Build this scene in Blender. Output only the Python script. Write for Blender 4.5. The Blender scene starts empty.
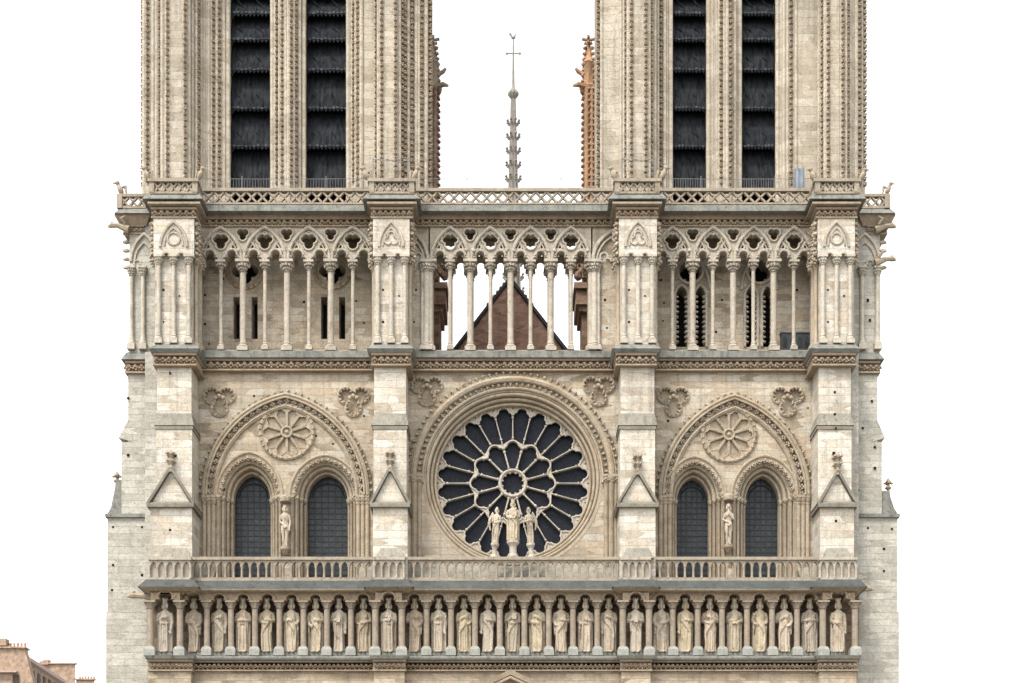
import bpy, bmesh, math, random
from mathutils import Vector, Matrix
from mathutils.geometry import tessellate_polygon
random.seed(11)
PI = math.pi
sc = bpy.context.scene
C = sc.collection
D, EYE, S, ZB = 90.0, 2.0, 16.5, 18.7        # camera distance to the facade plane, eye height, px per metre, height of the statue gallery floor

def k(Y): return (D + Y) / D / S
def X(px, Y=0.0): return (px - 512) * k(Y)
def Z(py, Y=0.0): return EYE + (ZB + (655 - py) / S - EYE) * (D + Y) / D

# ------------------------------------------------------------------ mesh builder
ICO = None
def ico():
    global ICO
    if ICO is None:
        ICO = {}
        for s in (1, 2):
            b = bmesh.new(); bmesh.ops.create_icosphere(b, subdivisions=s, radius=1)
            b.verts.ensure_lookup_table()
            ICO[s] = ([v.co.copy() for v in b.verts], [[v.index for v in f.verts] for f in b.faces]); b.free()
    return ICO

class MB:
    def __init__(self): self.v = []; self.f = []
    def hexa(self, p):                                   # 8 points: bottom 4 (ccw) then top 4
        n = len(self.v); self.v += [tuple(q) for q in p]
        for a in ((0,3,2,1),(4,5,6,7),(0,1,5,4),(1,2,6,5),(2,3,7,6),(3,0,4,7)): self.f.append([n+i for i in a])
    def box(self, x0, x1, y0, y1, z0, z1):
        self.hexa([(x0,y0,z0),(x1,y0,z0),(x1,y1,z0),(x0,y1,z0),(x0,y0,z1),(x1,y0,z1),(x1,y1,z1),(x0,y1,z1)])
    def pbox(self, px0, px1, py0, py1, Yf, Yb):
        self.box(X(px0,Yf), X(px1,Yf), Yf, Yb, Z(py1,Yf), Z(py0,Yf))
    def fr(self, px0, px1, pyt, pyb, Yf, ot, ob, Yb):    # box whose top and bottom overhang its front and sides by ot / ob metres
        x0, x1, z0, z1 = X(px0,Yf), X(px1,Yf), Z(pyb,Yf), Z(pyt,Yf)
        self.hexa([(x0-ob,Yf-ob,z0),(x1+ob,Yf-ob,z0),(x1+ob,Yb,z0),(x0-ob,Yb,z0),
                   (x0-ot,Yf-ot,z1),(x1+ot,Yf-ot,z1),(x1+ot,Yb,z1),(x0-ot,Yb,z1)])
    def extr(self, px0, px1, prof, Yb):                  # horizontal moulding: prof = [(Y, py)] from top to bottom, run straight between px0 and px1 (at Yb)
        x0, x1 = X(px0, prof[0][0]), X(px1, prof[0][0])
        pts = [(y, Z(p, y)) for y, p in prof]; pts = [(Yb, pts[0][1])] + pts + [(Yb, pts[-1][1])]
        n = len(self.v); m = len(pts)
        self.v += [(x0, y, z) for y, z in pts] + [(x1, y, z) for y, z in pts]
        for i in range(m): j = (i+1) % m; self.f.append([n+i, n+j, n+m+j, n+m+i])
        self.f.append([n+i for i in range(m)]); self.f.append([n+m+i for i in range(m)])
    def plate(self, outer, holes, Yf, Yb, world=False, front_only=False):
        loops = [outer] + list(holes)
        if not world: loops = [[(X(a,Yf), Z(b,Yf)) for a, b in L] for L in loops]
        tris = tessellate_polygon([[Vector((a, b, 0)) for a, b in L] for L in loops])
        n = len(self.v); flat = [p for L in loops for p in L]; m = len(flat)
        self.v += [(a, Yf, b) for a, b in flat] + [(a, Yb, b) for a, b in flat]
        for t in tris:
            self.f.append([n+i for i in t])
            if not front_only: self.f.append([n+m+i for i in reversed(t)])
        o = 0
        for L in loops:
            for i in range(len(L)):
                j = (i+1) % len(L); self.f.append([n+o+i, n+o+j, n+m+o+j, n+m+o+i])
            o += len(L)
    def lathe(self, cx, cy, prof, n=12, mod=None, caps=True):
        s = len(self.v)
        for (r, z) in prof:
            for i in range(n):
                a = 2*PI*i/n; q = r*(mod(a, z) if mod else 1)
                self.v.append((cx+q*math.cos(a), cy+q*math.sin(a), z))
        for j in range(len(prof)-1):
            for i in range(n):
                i2 = (i+1) % n; self.f.append([s+j*n+i, s+j*n+i2, s+(j+1)*n+i2, s+(j+1)*n+i])
        if caps:
            self.f.append([s+i for i in range(n)][::-1]); self.f.append([s+(len(prof)-1)*n+i for i in range(n)])
    def tube(self, pts, rad, n=8, flat=1.0):
        pts = [Vector(p) for p in pts]
        if not isinstance(rad, (list, tuple)): rad = [rad]*len(pts)
        s = len(self.v); up = None
        for i, p in enumerate(pts):
            d = (pts[min(i+1,len(pts)-1)] - pts[max(i-1,0)]).normalized()
            if up is None: up = Vector((0,1,0)) if abs(d.y) < .9 else Vector((1,0,0))
            a = d.cross(up).normalized(); b = a.cross(d).normalized(); up = b
            for j in range(n):
                t = 2*PI*j/n; q = p + a*(math.cos(t)*rad[i]) + b*(math.sin(t)*rad[i]*flat); self.v.append(tuple(q))
        for i in range(len(pts)-1):
            for j in range(n):
                j2 = (j+1) % n; self.f.append([s+i*n+j, s+i*n+j2, s+(i+1)*n+j2, s+(i+1)*n+j])
        self.f.append([s+j for j in range(n)][::-1]); self.f.append([s+(len(pts)-1)*n+j for j in range(n)])
    def sweep(self, path, prof, closed=False, cprof=True):   # path in world XZ; prof = [(offset along the left normal, Y)]
        n = len(path); m = len(prof); s = len(self.v)
        for i in range(n):
            if closed: a, b, c = path[i-1], path[i], path[(i+1) % n]
            else: a, b, c = path[max(i-1,0)], path[i], path[min(i+1,n-1)]
            d1 = Vector((b[0]-a[0], b[1]-a[1])); d2 = Vector((c[0]-b[0], c[1]-b[1]))
            if d1.length < 1e-9: d1 = d2
            if d2.length < 1e-9: d2 = d1
            d1.normalize(); d2.normalize()
            t = d1 + d2
            t = t.normalized() if t.length > 1e-6 else d1
            nx, nz = -t.y, t.x; sc_ = 1/max(.35, (nx*-d1.y + nz*d1.x))
            for off, y in prof: self.v.append((b[0]+nx*off*sc_, y, b[1]+nz*off*sc_))
        for i in range(n if closed else n-1):
            i2 = (i+1) % n
            for j in range(m if cprof else m-1):
                j2 = (j+1) % m; self.f.append([s+i*m+j, s+i2*m+j, s+i2*m+j2, s+i*m+j2])
        if not closed and cprof:
            self.f.append([s+j for j in range(m)]); self.f.append([s+(n-1)*m+j for j in range(m)][::-1])
    def roll(self, path, r, y, off=0.0, closed=False, n=6):
        self.sweep(path, [(off + r*math.cos(2*PI*i/n), y + r*math.sin(2*PI*i/n)) for i in range(n)], closed)
    def blob(self, c, r, sub=1, rot=None, jit=0.0):
        vs, fs = ico()[sub]; s = len(self.v); c = Vector(c)
        for v in vs:
            q = Vector((v.x*r[0], v.y*r[1], v.z*r[2])) * (1 + (random.random()-.5)*jit)
            if rot: q = rot @ q
            self.v.append(tuple(c + q))
        self.f += [[s+i for i in f] for f in fs]
    def loft(self, secs, n=20, fold=None, caps=True):
        s = len(self.v)
        for (z, rx, ry, ox, oy) in secs:
            for i in range(n):
                a = 2*PI*i/n; q = 1 + (fold(a, z) if fold else 0)
                self.v.append((ox + rx*q*math.cos(a), oy + ry*q*math.sin(a), z))
        for j in range(len(secs)-1):
            for i in range(n):
                i2 = (i+1) % n; self.f.append([s+j*n+i, s+j*n+i2, s+(j+1)*n+i2, s+(j+1)*n+i])
        if caps:
            self.f.append([s+i for i in range(n)][::-1]); self.f.append([s+(len(secs)-1)*n+i for i in range(n)])
    def prism(self, poly, z0, z1):                        # poly: [(x, y)] plan, extruded up
        tris = tessellate_polygon([[Vector((a, b, 0)) for a, b in poly]])
        n = len(self.v); m = len(poly)
        self.v += [(a, b, z0) for a, b in poly] + [(a, b, z1) for a, b in poly]
        for t in tris: self.f.append([n+i for i in t]); self.f.append([n+m+i for i in t])
        for i in range(m): j = (i+1) % m; self.f.append([n+i, n+j, n+m+j, n+m+i])
    def build(self, name, mat, parent=None, loc=None, angle=40, raw=False):
        me = bpy.data.meshes.new(name)
        b = bmesh.new()
        vs = [b.verts.new(v) for v in self.v]
        for f in self.f:
            try: b.faces.new([vs[i] for i in f])
            except ValueError: pass
        bmesh.ops.recalc_face_normals(b, faces=b.faces)
        b.to_mesh(me); b.free()
        if not raw:
            me.polygons.foreach_set('use_smooth', [True]*len(me.polygons))
            me.set_sharp_from_angle(angle=math.radians(angle))
        me.materials.append(mat)
        o = bpy.data.objects.new(name, me); C.objects.link(o)
        if parent: o.parent = parent
        if loc: o.location = loc
        return o

def empty(name, loc=(0,0,0), parent=None):
    o = bpy.data.objects.new(name, None); C.objects.link(o); o.location = loc
    o.empty_display_size = .5
    if parent: o.parent = parent
    return o
def tag(o, label=None, cat=None, group=None, kind=None):
    if label: o['label'] = label
    if cat: o['category'] = cat
    if group: o['group'] = group
    if kind: o['kind'] = kind
    return o

# ------------------------------------------------------------------ 2-D shapes
def arc(cx, cy, r, a0, a1, n):
    return [(cx + r*math.cos(a0+(a1-a0)*i/n), cy + r*math.sin(a0+(a1-a0)*i/n)) for i in range(n+1)]
def circ(cx, cz, r, n=72): return [(cx - r*math.cos(2*PI*i/n), cz + r*math.sin(2*PI*i/n)) for i in range(n)]   # clockwise seen from the front
def parch(xl, xr, zs, zt, n=14):
    """pointed arch, world XZ, from the left springing over the apex to the right springing"""
    w = (xr-xl)/2; h = zt-zs; c = (xl+xr)/2
    if h <= w*1.0001:
        return [(c - w*math.cos(PI*i/(2*n)), zs + h*math.sin(PI*i/(2*n))) for i in range(2*n+1)]
    R = (w*w+h*h)/(2*w); a = math.atan2(h, R-w)
    L = [(xl+R - R*math.cos(a*i/n), zs + R*math.sin(a*i/n)) for i in range(n+1)]
    return L + [(2*c-x, z) for x, z in reversed(L[:-1])]
def rarch(xl, xr, zs, zt, n=14, soft=.55):
    w = (xr-xl)/2; c = (xl+xr)/2; h = zt-zs; P = parch(xl, xr, zs, zt, n)
    E = [(c - w*math.cos(PI*i/(2*n)), zs + h*math.sin(PI*i/(2*n))) for i in range(2*n+1)]
    return [(a[0]*(1-soft)+b[0]*soft, a[1]*(1-soft)+b[1]*soft) for a, b in zip(P, E)]
def pa(pl, pr, ps, pt, Y, n=14): return parch(X(pl,Y), X(pr,Y), Z(ps,Y), Z(pt,Y), n)
def tref(c, zs, w, hgt=1.0, n=6):
    """trefoil head over half width w, left to right"""
    r = .5*w; lx, tz, tr = -.5*w, .78*w, .52*w
    d = math.hypot(lx, tz); a = (r*r - tr*tr + d*d)/(2*d); h = math.sqrt(max(r*r-a*a, 1e-6))
    ux, uz = -lx/d, tz/d
    px, pz = lx + ux*a - uz*h, uz*a + ux*h               # the outer crossing of the two lobes
    a1 = math.atan2(pz, px-lx); b0 = math.atan2(pz-tz, px)
    if b0 < 0: b0 += 2*PI
    L = [(lx + r*math.cos(PI+(a1-PI)*i/n), r*math.sin(PI+(a1-PI)*i/n)) for i in range(n+1)]
    T = [(tr*math.cos(b0+(PI-2*b0+0)*0+(b0*0)+ (b0 + ((PI-b0)-b0)*i/(2*n)) - b0), tz + tr*math.sin(b0 + ((PI-b0)-b0)*i/(2*n))) for i in range(1, 2*n)]
    pts = L + T + [(-x, z) for x, z in reversed(L)]
    return [(c+x, zs+z*hgt) for x, z in pts]
def tref2(w, us, n=6):
    T, S_ = (.42*w, .68*w), (.56*w, .06*w, .44*w)
    tz, tr = T; lx, lz, lr = -S_[0], S_[1], S_[2]
    d = math.hypot(lx, lz-tz); a = (lr*lr - tr*tr + d*d)/(2*d); h = math.sqrt(max(lr*lr-a*a, 1e-6)); ux, uz = -lx/d, (tz-lz)/d
    px, pz = lx + ux*a - uz*h, lz + uz*a + ux*h
    a1 = math.atan2(pz-lz, px-lx); b0 = math.atan2(pz-tz, px)
    L = [(lx + lr*math.cos(PI+(a1-PI)*i/n), lz + lr*math.sin(PI+(a1-PI)*i/n)) for i in range(n+1)]
    U = [(tr*math.cos(b0+((PI-b0)-b0)*i/(2*n)), tz + tr*math.sin(b0+((PI-b0)-b0)*i/(2*n))) for i in range(1, 2*n)]
    return [(x, us+z) for x, z in L + U + [(-x, z) for x, z in reversed(L)]]
def mfoil(cx, cz, n, d, r, rot=PI/2, m=8):
    t = d*math.cos(PI/n) + math.sqrt(max(r*r - (d*math.sin(PI/n))**2, 0))
    half = abs(math.atan2(t*math.sin(PI/n), t*math.cos(PI/n)-d))
    pts = []
    for q in range(n):
        a = rot - 2*PI*q/n
        for i in range(m): b = a + half - 2*half*i/(m-1); pts.append((cx + d*math.cos(a) + r*math.cos(b), cz + d*math.sin(a) + r*math.sin(b)))
    return pts
def along(path, step, closed=False):
    """points, tangents at even steps along a path"""
    pts = list(path) + ([path[0]] if closed else []); out = []; acc = step*.5
    for a, b in zip(pts[:-1], pts[1:]):
        L = math.hypot(b[0]-a[0], b[1]-a[1]); t = acc
        while t < L:
            out.append(((a[0]+(b[0]-a[0])*t/L, a[1]+(b[1]-a[1])*t/L), math.atan2(b[1]-a[1], b[0]-a[0]))); t += step
        acc = t - L
    return out

# ------------------------------------------------------------------ materials
def mat_new(name):
    m = bpy.data.materials.new(name); m.use_nodes = True; nt = m.node_tree
    return m, nt, nt.nodes['Principled BSDF']
def ramp(nt, src, stops, interp='LINEAR'):
    r = nt.nodes.new('ShaderNodeValToRGB'); r.color_ramp.interpolation = interp; e = r.color_ramp.elements
    while len(e) < len(stops): e.new(.5)
    for el, (p, c) in zip(e, stops): el.position = p; el.color = (*c, 1) if len(c) == 3 else c
    nt.links.new(src, r.inputs[0]); return r
def noise(nt, vec, scale, detail=4, rough=.6):
    n = nt.nodes.new('ShaderNodeTexNoise'); n.inputs['Scale'].default_value = scale; n.inputs['Detail'].default_value = detail
    n.inputs['Roughness'].default_value = rough; nt.links.new(vec, n.inputs['Vector']); return n
def mapping(nt, vec, scale, loc=(0,0,0)):
    m = nt.nodes.new('ShaderNodeMapping'); m.inputs['Scale'].default_value = scale; m.inputs['Location'].default_value = loc
    nt.links.new(vec, m.inputs['Vector']); return m
def mix(nt, fac, a, b, mode='MIX'):
    m = nt.nodes.new('ShaderNodeMix'); m.data_type = 'RGBA'; m.blend_type = mode
    for s, val in ((0, fac), (6, a), (7, b)):
        if hasattr(val, 'is_linked') or hasattr(val, 'links'): nt.links.new(val, m.inputs[s])
        elif isinstance(val, (int, float)): m.inputs[s].default_value = val
        else: m.inputs[s].default_value = (*val, 1)
    return m.outputs[2]
def math_(nt, op, a, b=None):
    m = nt.nodes.new('ShaderNodeMath'); m.operation = op
    for i, val in enumerate((a, b)):
        if val is None: continue
        if isinstance(val, (int, float)): m.inputs[i].default_value = val
        else: nt.links.new(val, m.inputs[i])
    return m.outputs[0]

def stone(name, tones, bricks=True, grey=(.155,.145,.122), dirt=.55, bw=1.05, rh=.42, rough=.9, streak=.5, bump=.5, offset=0, soot=.42, gain=1.0, sat=1.0, vary=0.0):
    tones = [(p, tuple((c*sat + sum(col_)/3*(1-sat))*gain for c in col_)) for p, col_ in tones]
    m, nt, bs = mat_new(name)
    geo = nt.nodes.new('ShaderNodeNewGeometry'); pos = geo.outputs['Position']
    big = noise(nt, mapping(nt, pos, (.16,.16,.3), (offset,3,1)).outputs[0], 1.0, 5, .6)
    med = noise(nt, mapping(nt, pos, (.9,.9,1.6), (7,offset,2)).outputs[0], 1.0, 6, .65)
    fine = noise(nt, pos, 9.0, 4, .7)
    stv = noise(nt, mapping(nt, pos, (2.6,2.6,.16), (offset,0,5)).outputs[0], 1.0, 5, .65)
    bumpsrc = fine.outputs[0]
    if bricks:
        sp = nt.nodes.new('ShaderNodeSeparateXYZ'); nt.links.new(pos, sp.inputs[0])
        sn = nt.nodes.new('ShaderNodeSeparateXYZ'); nt.links.new(geo.outputs['True Normal'], sn.inputs[0])
        side = math_(nt, 'GREATER_THAN', math_(nt, 'ABSOLUTE', sn.outputs[0]), .7)
        u = math_(nt, 'ADD', math_(nt, 'MULTIPLY', sp.outputs[0], math_(nt, 'SUBTRACT', 1.0, side)), math_(nt, 'MULTIPLY', sp.outputs[1], side))
        wob = noise(nt, mapping(nt, pos, (.05,.05,2.3)).outputs[0], 1.0, 1)
        u = math_(nt, 'ADD', u, math_(nt, 'MULTIPLY', wob.outputs[0], 3.0))
        cb = nt.nodes.new('ShaderNodeCombineXYZ'); nt.links.new(u, cb.inputs[0]); nt.links.new(sp.outputs[2], cb.inputs[1])
        br = nt.nodes.new('ShaderNodeTexBrick'); nt.links.new(cb.outputs[0], br.inputs['Vector'])
        br.offset = .46; br.squash = .8; br.squash_frequency = 3
        for key, val in (('Scale',1.0),('Mortar Size',.016),('Mortar Smooth',.35),('Bias',0.0),('Brick Width',bw),('Row Height',rh)): br.inputs[key].default_value = val
        br.inputs['Color1'].default_value = (0,0,0,1); br.inputs['Color2'].default_value = (1,1,1,1); br.inputs['Mortar'].default_value = (.5,.5,.5,1)
        bwn = nt.nodes.new('ShaderNodeRGBToBW'); nt.links.new(br.outputs['Color'], bwn.inputs[0])
        t = math_(nt, 'ADD', math_(nt, 'MULTIPLY', bwn.outputs[0], .55), math_(nt, 'MULTIPLY', med.outputs[0], .45))
        col = ramp(nt, t, tones).outputs[0]
        mort = math_(nt, 'MULTIPLY', br.outputs['Fac'], .55)
        col = mix(nt, mort, col, (.19,.16,.12))
        bumpsrc = math_(nt, 'SUBTRACT', math_(nt, 'MULTIPLY', fine.outputs[0], .5), math_(nt, 'MULTIPLY', br.outputs['Fac'], .8))
    else:
        t = math_(nt, 'ADD', math_(nt, 'MULTIPLY', big.outputs[0], .4), math_(nt, 'MULTIPLY', med.outputs[0], .6))
        col = ramp(nt, t, tones).outputs[0]
    f1 = ramp(nt, big.outputs[0], [(.45,(0,0,0)),(.68,(1,1,1))]).outputs[0]
    f2 = ramp(nt, stv.outputs[0], [(.50,(0,0,0)),(.74,(1,1,1))]).outputs[0]
    f3 = ramp(nt, med.outputs[0], [(.52,(0,0,0)),(.72,(1,1,1))]).outputs[0]
    col = mix(nt, math_(nt, 'MULTIPLY', f1, dirt*.55), col, grey)
    col = mix(nt, math_(nt, 'MULTIPLY', f2, streak), col, tuple(c*.8 for c in grey))
    col = mix(nt, math_(nt, 'MULTIPLY', f3, dirt*.35), col, (grey[0]*1.05, grey[1]*.93, grey[2]*.72))
    sp1 = noise(nt, mapping(nt, pos, (3.4,3.4,2.4), (offset,11,4)).outputs[0], 1.0, 8, .75)
    f4 = ramp(nt, sp1.outputs[0], [(.54,(0,0,0)),(.70,(1,1,1))]).outputs[0]
    col = mix(nt, math_(nt, 'MULTIPLY', f4, soot), col, tuple(c*.42 for c in grey))
    hl_ = ramp(nt, sp1.outputs[0], [(.30,(1.16,1.16,1.16)),(.48,(1,1,1))]).outputs[0]
    col = mix(nt, 1.0, col, hl_, 'MULTIPLY')
    fv = ramp(nt, fine.outputs[0], [(.28,(.72,.71,.70)),(.72,(1.16,1.16,1.16))]).outputs[0]
    col = mix(nt, 1.0, col, fv, 'MULTIPLY')
    if vary:
        oi = nt.nodes.new('ShaderNodeObjectInfo')
        tint = ramp(nt, oi.outputs['Random'], [(0,(.78,.76,.72)),(.25,(1.05,1.0,.88)),(.5,(.92,.90,.90)),(.75,(1.08,1.06,1.04)),(1,(.95,.86,.78))]).outputs[0]
        col = mix(nt, vary, col, tint, 'MULTIPLY')
    nt.links.new(col, bs.inputs['Base Color']); bs.inputs['Roughness'].default_value = rough
    bs.inputs['Specular IOR Level'].default_value = .25
    b = nt.nodes.new('ShaderNodeBump'); b.inputs['Strength'].default_value = bump; b.inputs['Distance'].default_value = .05
    nt.links.new(bumpsrc, b.inputs['Height']); nt.links.new(b.outputs[0], bs.inputs['Normal'])
    return m

WALL = [(.2,(.21,.155,.10)),(.34,(.33,.27,.19)),(.47,(.405,.35,.265)),(.58,(.375,.29,.195)),(.70,(.45,.40,.315)),(.84,(.40,.37,.32))]
BUTT = [(.2,(.33,.27,.19)),(.36,(.46,.415,.335)),(.52,(.54,.505,.43)),(.66,(.46,.385,.28)),(.82,(.50,.475,.41))]
SIDE = [(.18,(.28,.265,.22)),(.4,(.36,.345,.30)),(.6,(.42,.405,.355)),(.82,(.30,.29,.25))]
CARV = [(.3,(.22,.17,.115)),(.45,(.31,.25,.18)),(.58,(.37,.315,.235)),(.72,(.29,.225,.155))]
M = {}
M['wall'] = stone('ashlar_limestone', WALL, gain=1.0, sat=.90)
M['butt'] = stone('bright_ashlar', BUTT, sat=.80, gain=1.02, dirt=.4, offset=4, rh=.45, bw=1.2)
M['side'] = stone('grey_ashlar', SIDE, dirt=.4, offset=9, rh=.4, bw=1.3, streak=.3)
M['low'] = stone('lower_ashlar', [(.2,(.20,.15,.10)),(.38,(.36,.29,.20)),(.5,(.27,.21,.15)),(.64,(.42,.35,.255)),(.8,(.36,.28,.20))], offset=2, dirt=.5)
M['carv'] = stone('carved_limestone', CARV, bricks=False, dirt=.45, streak=.35, bump=.6, soot=.6)
M['pale'] = stone('pale_carving', [(.28,(.29,.25,.19)),(.5,(.43,.39,.32)),(.72,(.36,.31,.23))], bricks=False, dirt=.4, streak=.4, bump=.5, offset=6, soot=.55, sat=.92)
M['dirt_shade'] = stone('soot_and_shade_limestone', [(.25,(.17,.14,.105)),(.5,(.26,.215,.16)),(.75,(.34,.28,.2))], bricks=False, dirt=.6, streak=.5, bump=.5, offset=3, gain=1.25)  # sooty stone tone; on the rear arcade it paints shadow
M['pgrey'] = stone('grey_plinth_stone', [(.3,(.18,.185,.17)),(.5,(.27,.275,.25)),(.7,(.34,.335,.30))], bricks=False, dirt=.5, offset=31)
M['soot'] = stone('soot_grey_coping', [(.3,(.13,.12,.10)),(.5,(.20,.185,.15)),(.7,(.28,.25,.20))], bricks=False, grey=(.06,.058,.05), dirt=.6, streak=.5, offset=23)
M['lead'] = stone('weathered_lead_grey_stone', [(.3,(.10,.105,.098)),(.45,(.165,.17,.155)),(.58,(.23,.225,.195)),(.72,(.30,.275,.22))], bricks=False, grey=(.075,.078,.07), dirt=.8, streak=.8, offset=8, soot=.7)
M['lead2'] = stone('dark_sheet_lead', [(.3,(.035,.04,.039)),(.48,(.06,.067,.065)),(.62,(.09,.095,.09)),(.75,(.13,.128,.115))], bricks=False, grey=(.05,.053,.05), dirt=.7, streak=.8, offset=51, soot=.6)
M['slope'] = stone('weathered_slope_stone', [(.3,(.17,.155,.125)),(.5,(.25,.235,.195)),(.7,(.33,.30,.24))], bricks=False, grey=(.10,.10,.09), dirt=.8, streak=.8, offset=21)
M['parap'] = stone('brown_grey_tracery', [(.28,(.16,.13,.095)),(.5,(.26,.22,.17)),(.72,(.33,.285,.22))], bricks=False, dirt=.5, streak=.5, bump=.5, offset=41, soot=.55, gain=1.12)
M['corn'] = stone('brown_cornice', [(.28,(.15,.11,.075)),(.5,(.235,.18,.125)),(.72,(.31,.25,.18))], bricks=False, dirt=.5, streak=.5, bump=.5, offset=42, soot=.55, gain=1.22)  # shadow under the cornices is mixed into this darker brown
M['kcol'] = stone('gallery_column_stone', [(.28,(.17,.135,.10)),(.5,(.255,.21,.16)),(.72,(.33,.285,.225))], bricks=False, dirt=.5, streak=.4, bump=.4, offset=43, soot=.5)
M['trac'] = stone('tracery_limestone', [(.28,(.24,.20,.15)),(.5,(.36,.32,.26)),(.72,(.31,.26,.19))], bricks=False, dirt=.45, streak=.4, bump=.5, offset=44, soot=.6, sat=.95, gain=1.08)
M['tow'] = stone('tower_limestone', [(.18,(.28,.235,.17)),(.4,(.37,.32,.245)),(.6,(.42,.375,.30)),(.82,(.33,.275,.20))], dirt=.5, offset=5, rh=.5, bw=1.5, gain=1.02, sat=.90, soot=.5)
M['kings'] = stone('statue_limestone', [(.3,(.26,.205,.14)),(.45,(.37,.31,.225)),(.58,(.44,.385,.30)),(.74,(.34,.28,.20))], bricks=False, dirt=.55, streak=.45, bump=.6, offset=12, soot=.75, vary=1.0, sat=.78, gain=1.05)
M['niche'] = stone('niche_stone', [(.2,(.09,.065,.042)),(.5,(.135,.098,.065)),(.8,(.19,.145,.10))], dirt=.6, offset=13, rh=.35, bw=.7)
M['warmlit'] = stone('warm_sunlit_stone', [(.3,(.30,.165,.085)),(.5,(.46,.265,.14)),(.7,(.44,.31,.19))], bricks=False, grey=(.16,.11,.075), dirt=.9, streak=.8, offset=14, soot=.8, gain=1, sat=.82)  # low warm sunlight on the right tower's inner flank, painted as stone colour
M['brown'] = stone('brown_stone', [(.25,(.16,.10,.07)),(.5,(.24,.155,.11)),(.75,(.32,.225,.165))], dirt=.5, grey=(.10,.07,.055), offset=15)
M['spire'] = stone('spire_lead', [(.25,(.26,.235,.21)),(.5,(.36,.33,.295)),(.75,(.44,.40,.35))], bricks=False, offset=16, gain=.6)

def simple(name, col, rough=.6, metal=0, spec=.5, var=.25, scale=2.0, stretch=(1,1,1)):
    m, nt, bs = mat_new(name)
    geo = nt.nodes.new('ShaderNodeNewGeometry')
    n = noise(nt, mapping(nt, geo.outputs['Position'], stretch).outputs[0], scale, 5, .65)
    lo = tuple(c*(1-var) for c in col); hi = tuple(min(1, c*(1+var)) for c in col)
    r = ramp(nt, n.outputs[0], [(.3,lo),(.7,hi)])
    nt.links.new(r.outputs[0], bs.inputs['Base Color'])
    bs.inputs['Roughness'].default_value = rough; bs.inputs['Metallic'].default_value = metal; bs.inputs['Specular IOR Level'].default_value = spec
    b = nt.nodes.new('ShaderNodeBump'); b.inputs['Strength'].default_value = .25; b.inputs['Distance'].default_value = .03
    nt.links.new(n.outputs[0], b.inputs['Height']); nt.links.new(b.outputs[0], bs.inputs['Normal'])
    return m
M['glass'] = simple('rose_glass', (.0065,.0085,.014), .5, spec=.14, var=.8, scale=7)
M['lglass'] = simple('leaded_glass', (.022,.027,.030), .4, spec=.2, var=.6, scale=3.5)
M['leading'] = simple('lead_cames', (.004,.005,.006), .7, var=.2)
M['louvre'] = simple('louvre_slate', (.015,.017,.0195), .8, spec=.06, var=.8, scale=2.2, stretch=(3,1,.5))
M['lbrd'] = simple('lit_slat_edge', (.045,.049,.053), .85, spec=.1, var=.7, scale=3)  # light on the slat edges, painted as a paler tone
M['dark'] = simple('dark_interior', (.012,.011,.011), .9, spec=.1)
M['metal'] = simple('black_metal', (.02,.022,.024), .5)
M['wire'] = simple('grey_wire', (.16,.16,.155), .6)
M['blue'] = simple('blue_sheeting', (.16,.185,.22), .9, var=.3)
M['bronze'] = simple('spire_iron', (.16,.165,.17), .5)
M['door'] = simple('oak_door', (.09,.05,.03), .7)
M['plaster'] = simple('pink_plaster', (.30,.215,.155), .95, var=.45, scale=2.2)
M['zinc'] = simple('zinc_roof', (.36,.27,.23), .7, var=.2)
M['pot'] = simple('terracotta', (.40,.20,.12), .8)
M['winp'] = simple('house_glass', (.06,.045,.035), .6, spec=.1)
M['white'] = simple('white_plastic', (.7,.7,.7), .5)

M['tiles'] = stone('brown_roof_tiles', [(.2,(.125,.072,.052)),(.4,(.20,.12,.09)),(.6,(.255,.16,.122)),(.8,(.18,.115,.095))], dirt=.8, grey=(.10,.075,.06), offset=61, rh=.30, bw=.55, streak=.4, soot=.3, gain=1.35)
# paving
M['paving'] = stone('parvis_paving', [(.2,(.18,.17,.155)),(.5,(.23,.22,.20)),(.8,(.28,.27,.245))], bricks=False, dirt=.4, offset=20)

# ------------------------------------------------------------------ ornaments
def leaf(mb, x, y, z, s, rot=0.0, kind=0):
    """a carved crocket leaf that stands off a wall at depth y; s = half height"""
    ca, sa = math.cos(rot), math.sin(rot)
    for (du, dv, r) in ((0,.35,.62),(-.55,-.1,.42),(.55,-.1,.42),(0,-.55,.34)) if kind == 0 else ((0,.1,.62),(0,-.55,.36)):
        u, w = du*s, dv*s
        mb.blob((x + u*ca - w*sa, y - s*.25, z + u*sa + w*ca), (r*s, .75*r*s+.04, r*s), 1, None, .35)
def frieze(px0, px1, py0, py1, Yf, Yb, pitch=6.6, parent=None, name='leaf_frieze', mat='carv', rails=True):
    h = py1-py0; gb = MB(); gb.pbox(px0, px1, py0+h*.14, py1-h*.10, Yf+.30, Yb); gb.build('frieze_ground', M['dirt_shade'], parent)
    mb = MB()
    if rails:
        mb.fr(px0, px1, py0, py0+h*.17, Yf, .05, .0, Yb)
        mb.fr(px0, px1, py1-h*.13, py1, Yf+.08, .03, .03, Yb)
    n = max(2, round((px1-px0)/pitch)); p = (px1-px0)/n
    for i in range(n):
        leaf(mb, X(px0+(i+.5)*p, Yf), Yf+.16, Z(py0+h*.50, Yf), .36*min(h*.95,p*1.3)*k(Yf)*1.25, random.uniform(-.2,.2))
        if i: mb.blob((X(px0+i*p, Yf), Yf+.2, Z(py0+h*.70, Yf)), (.07,.12,.10), 1, None, .3)
    return mb.build(name, M[mat], parent)
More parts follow.
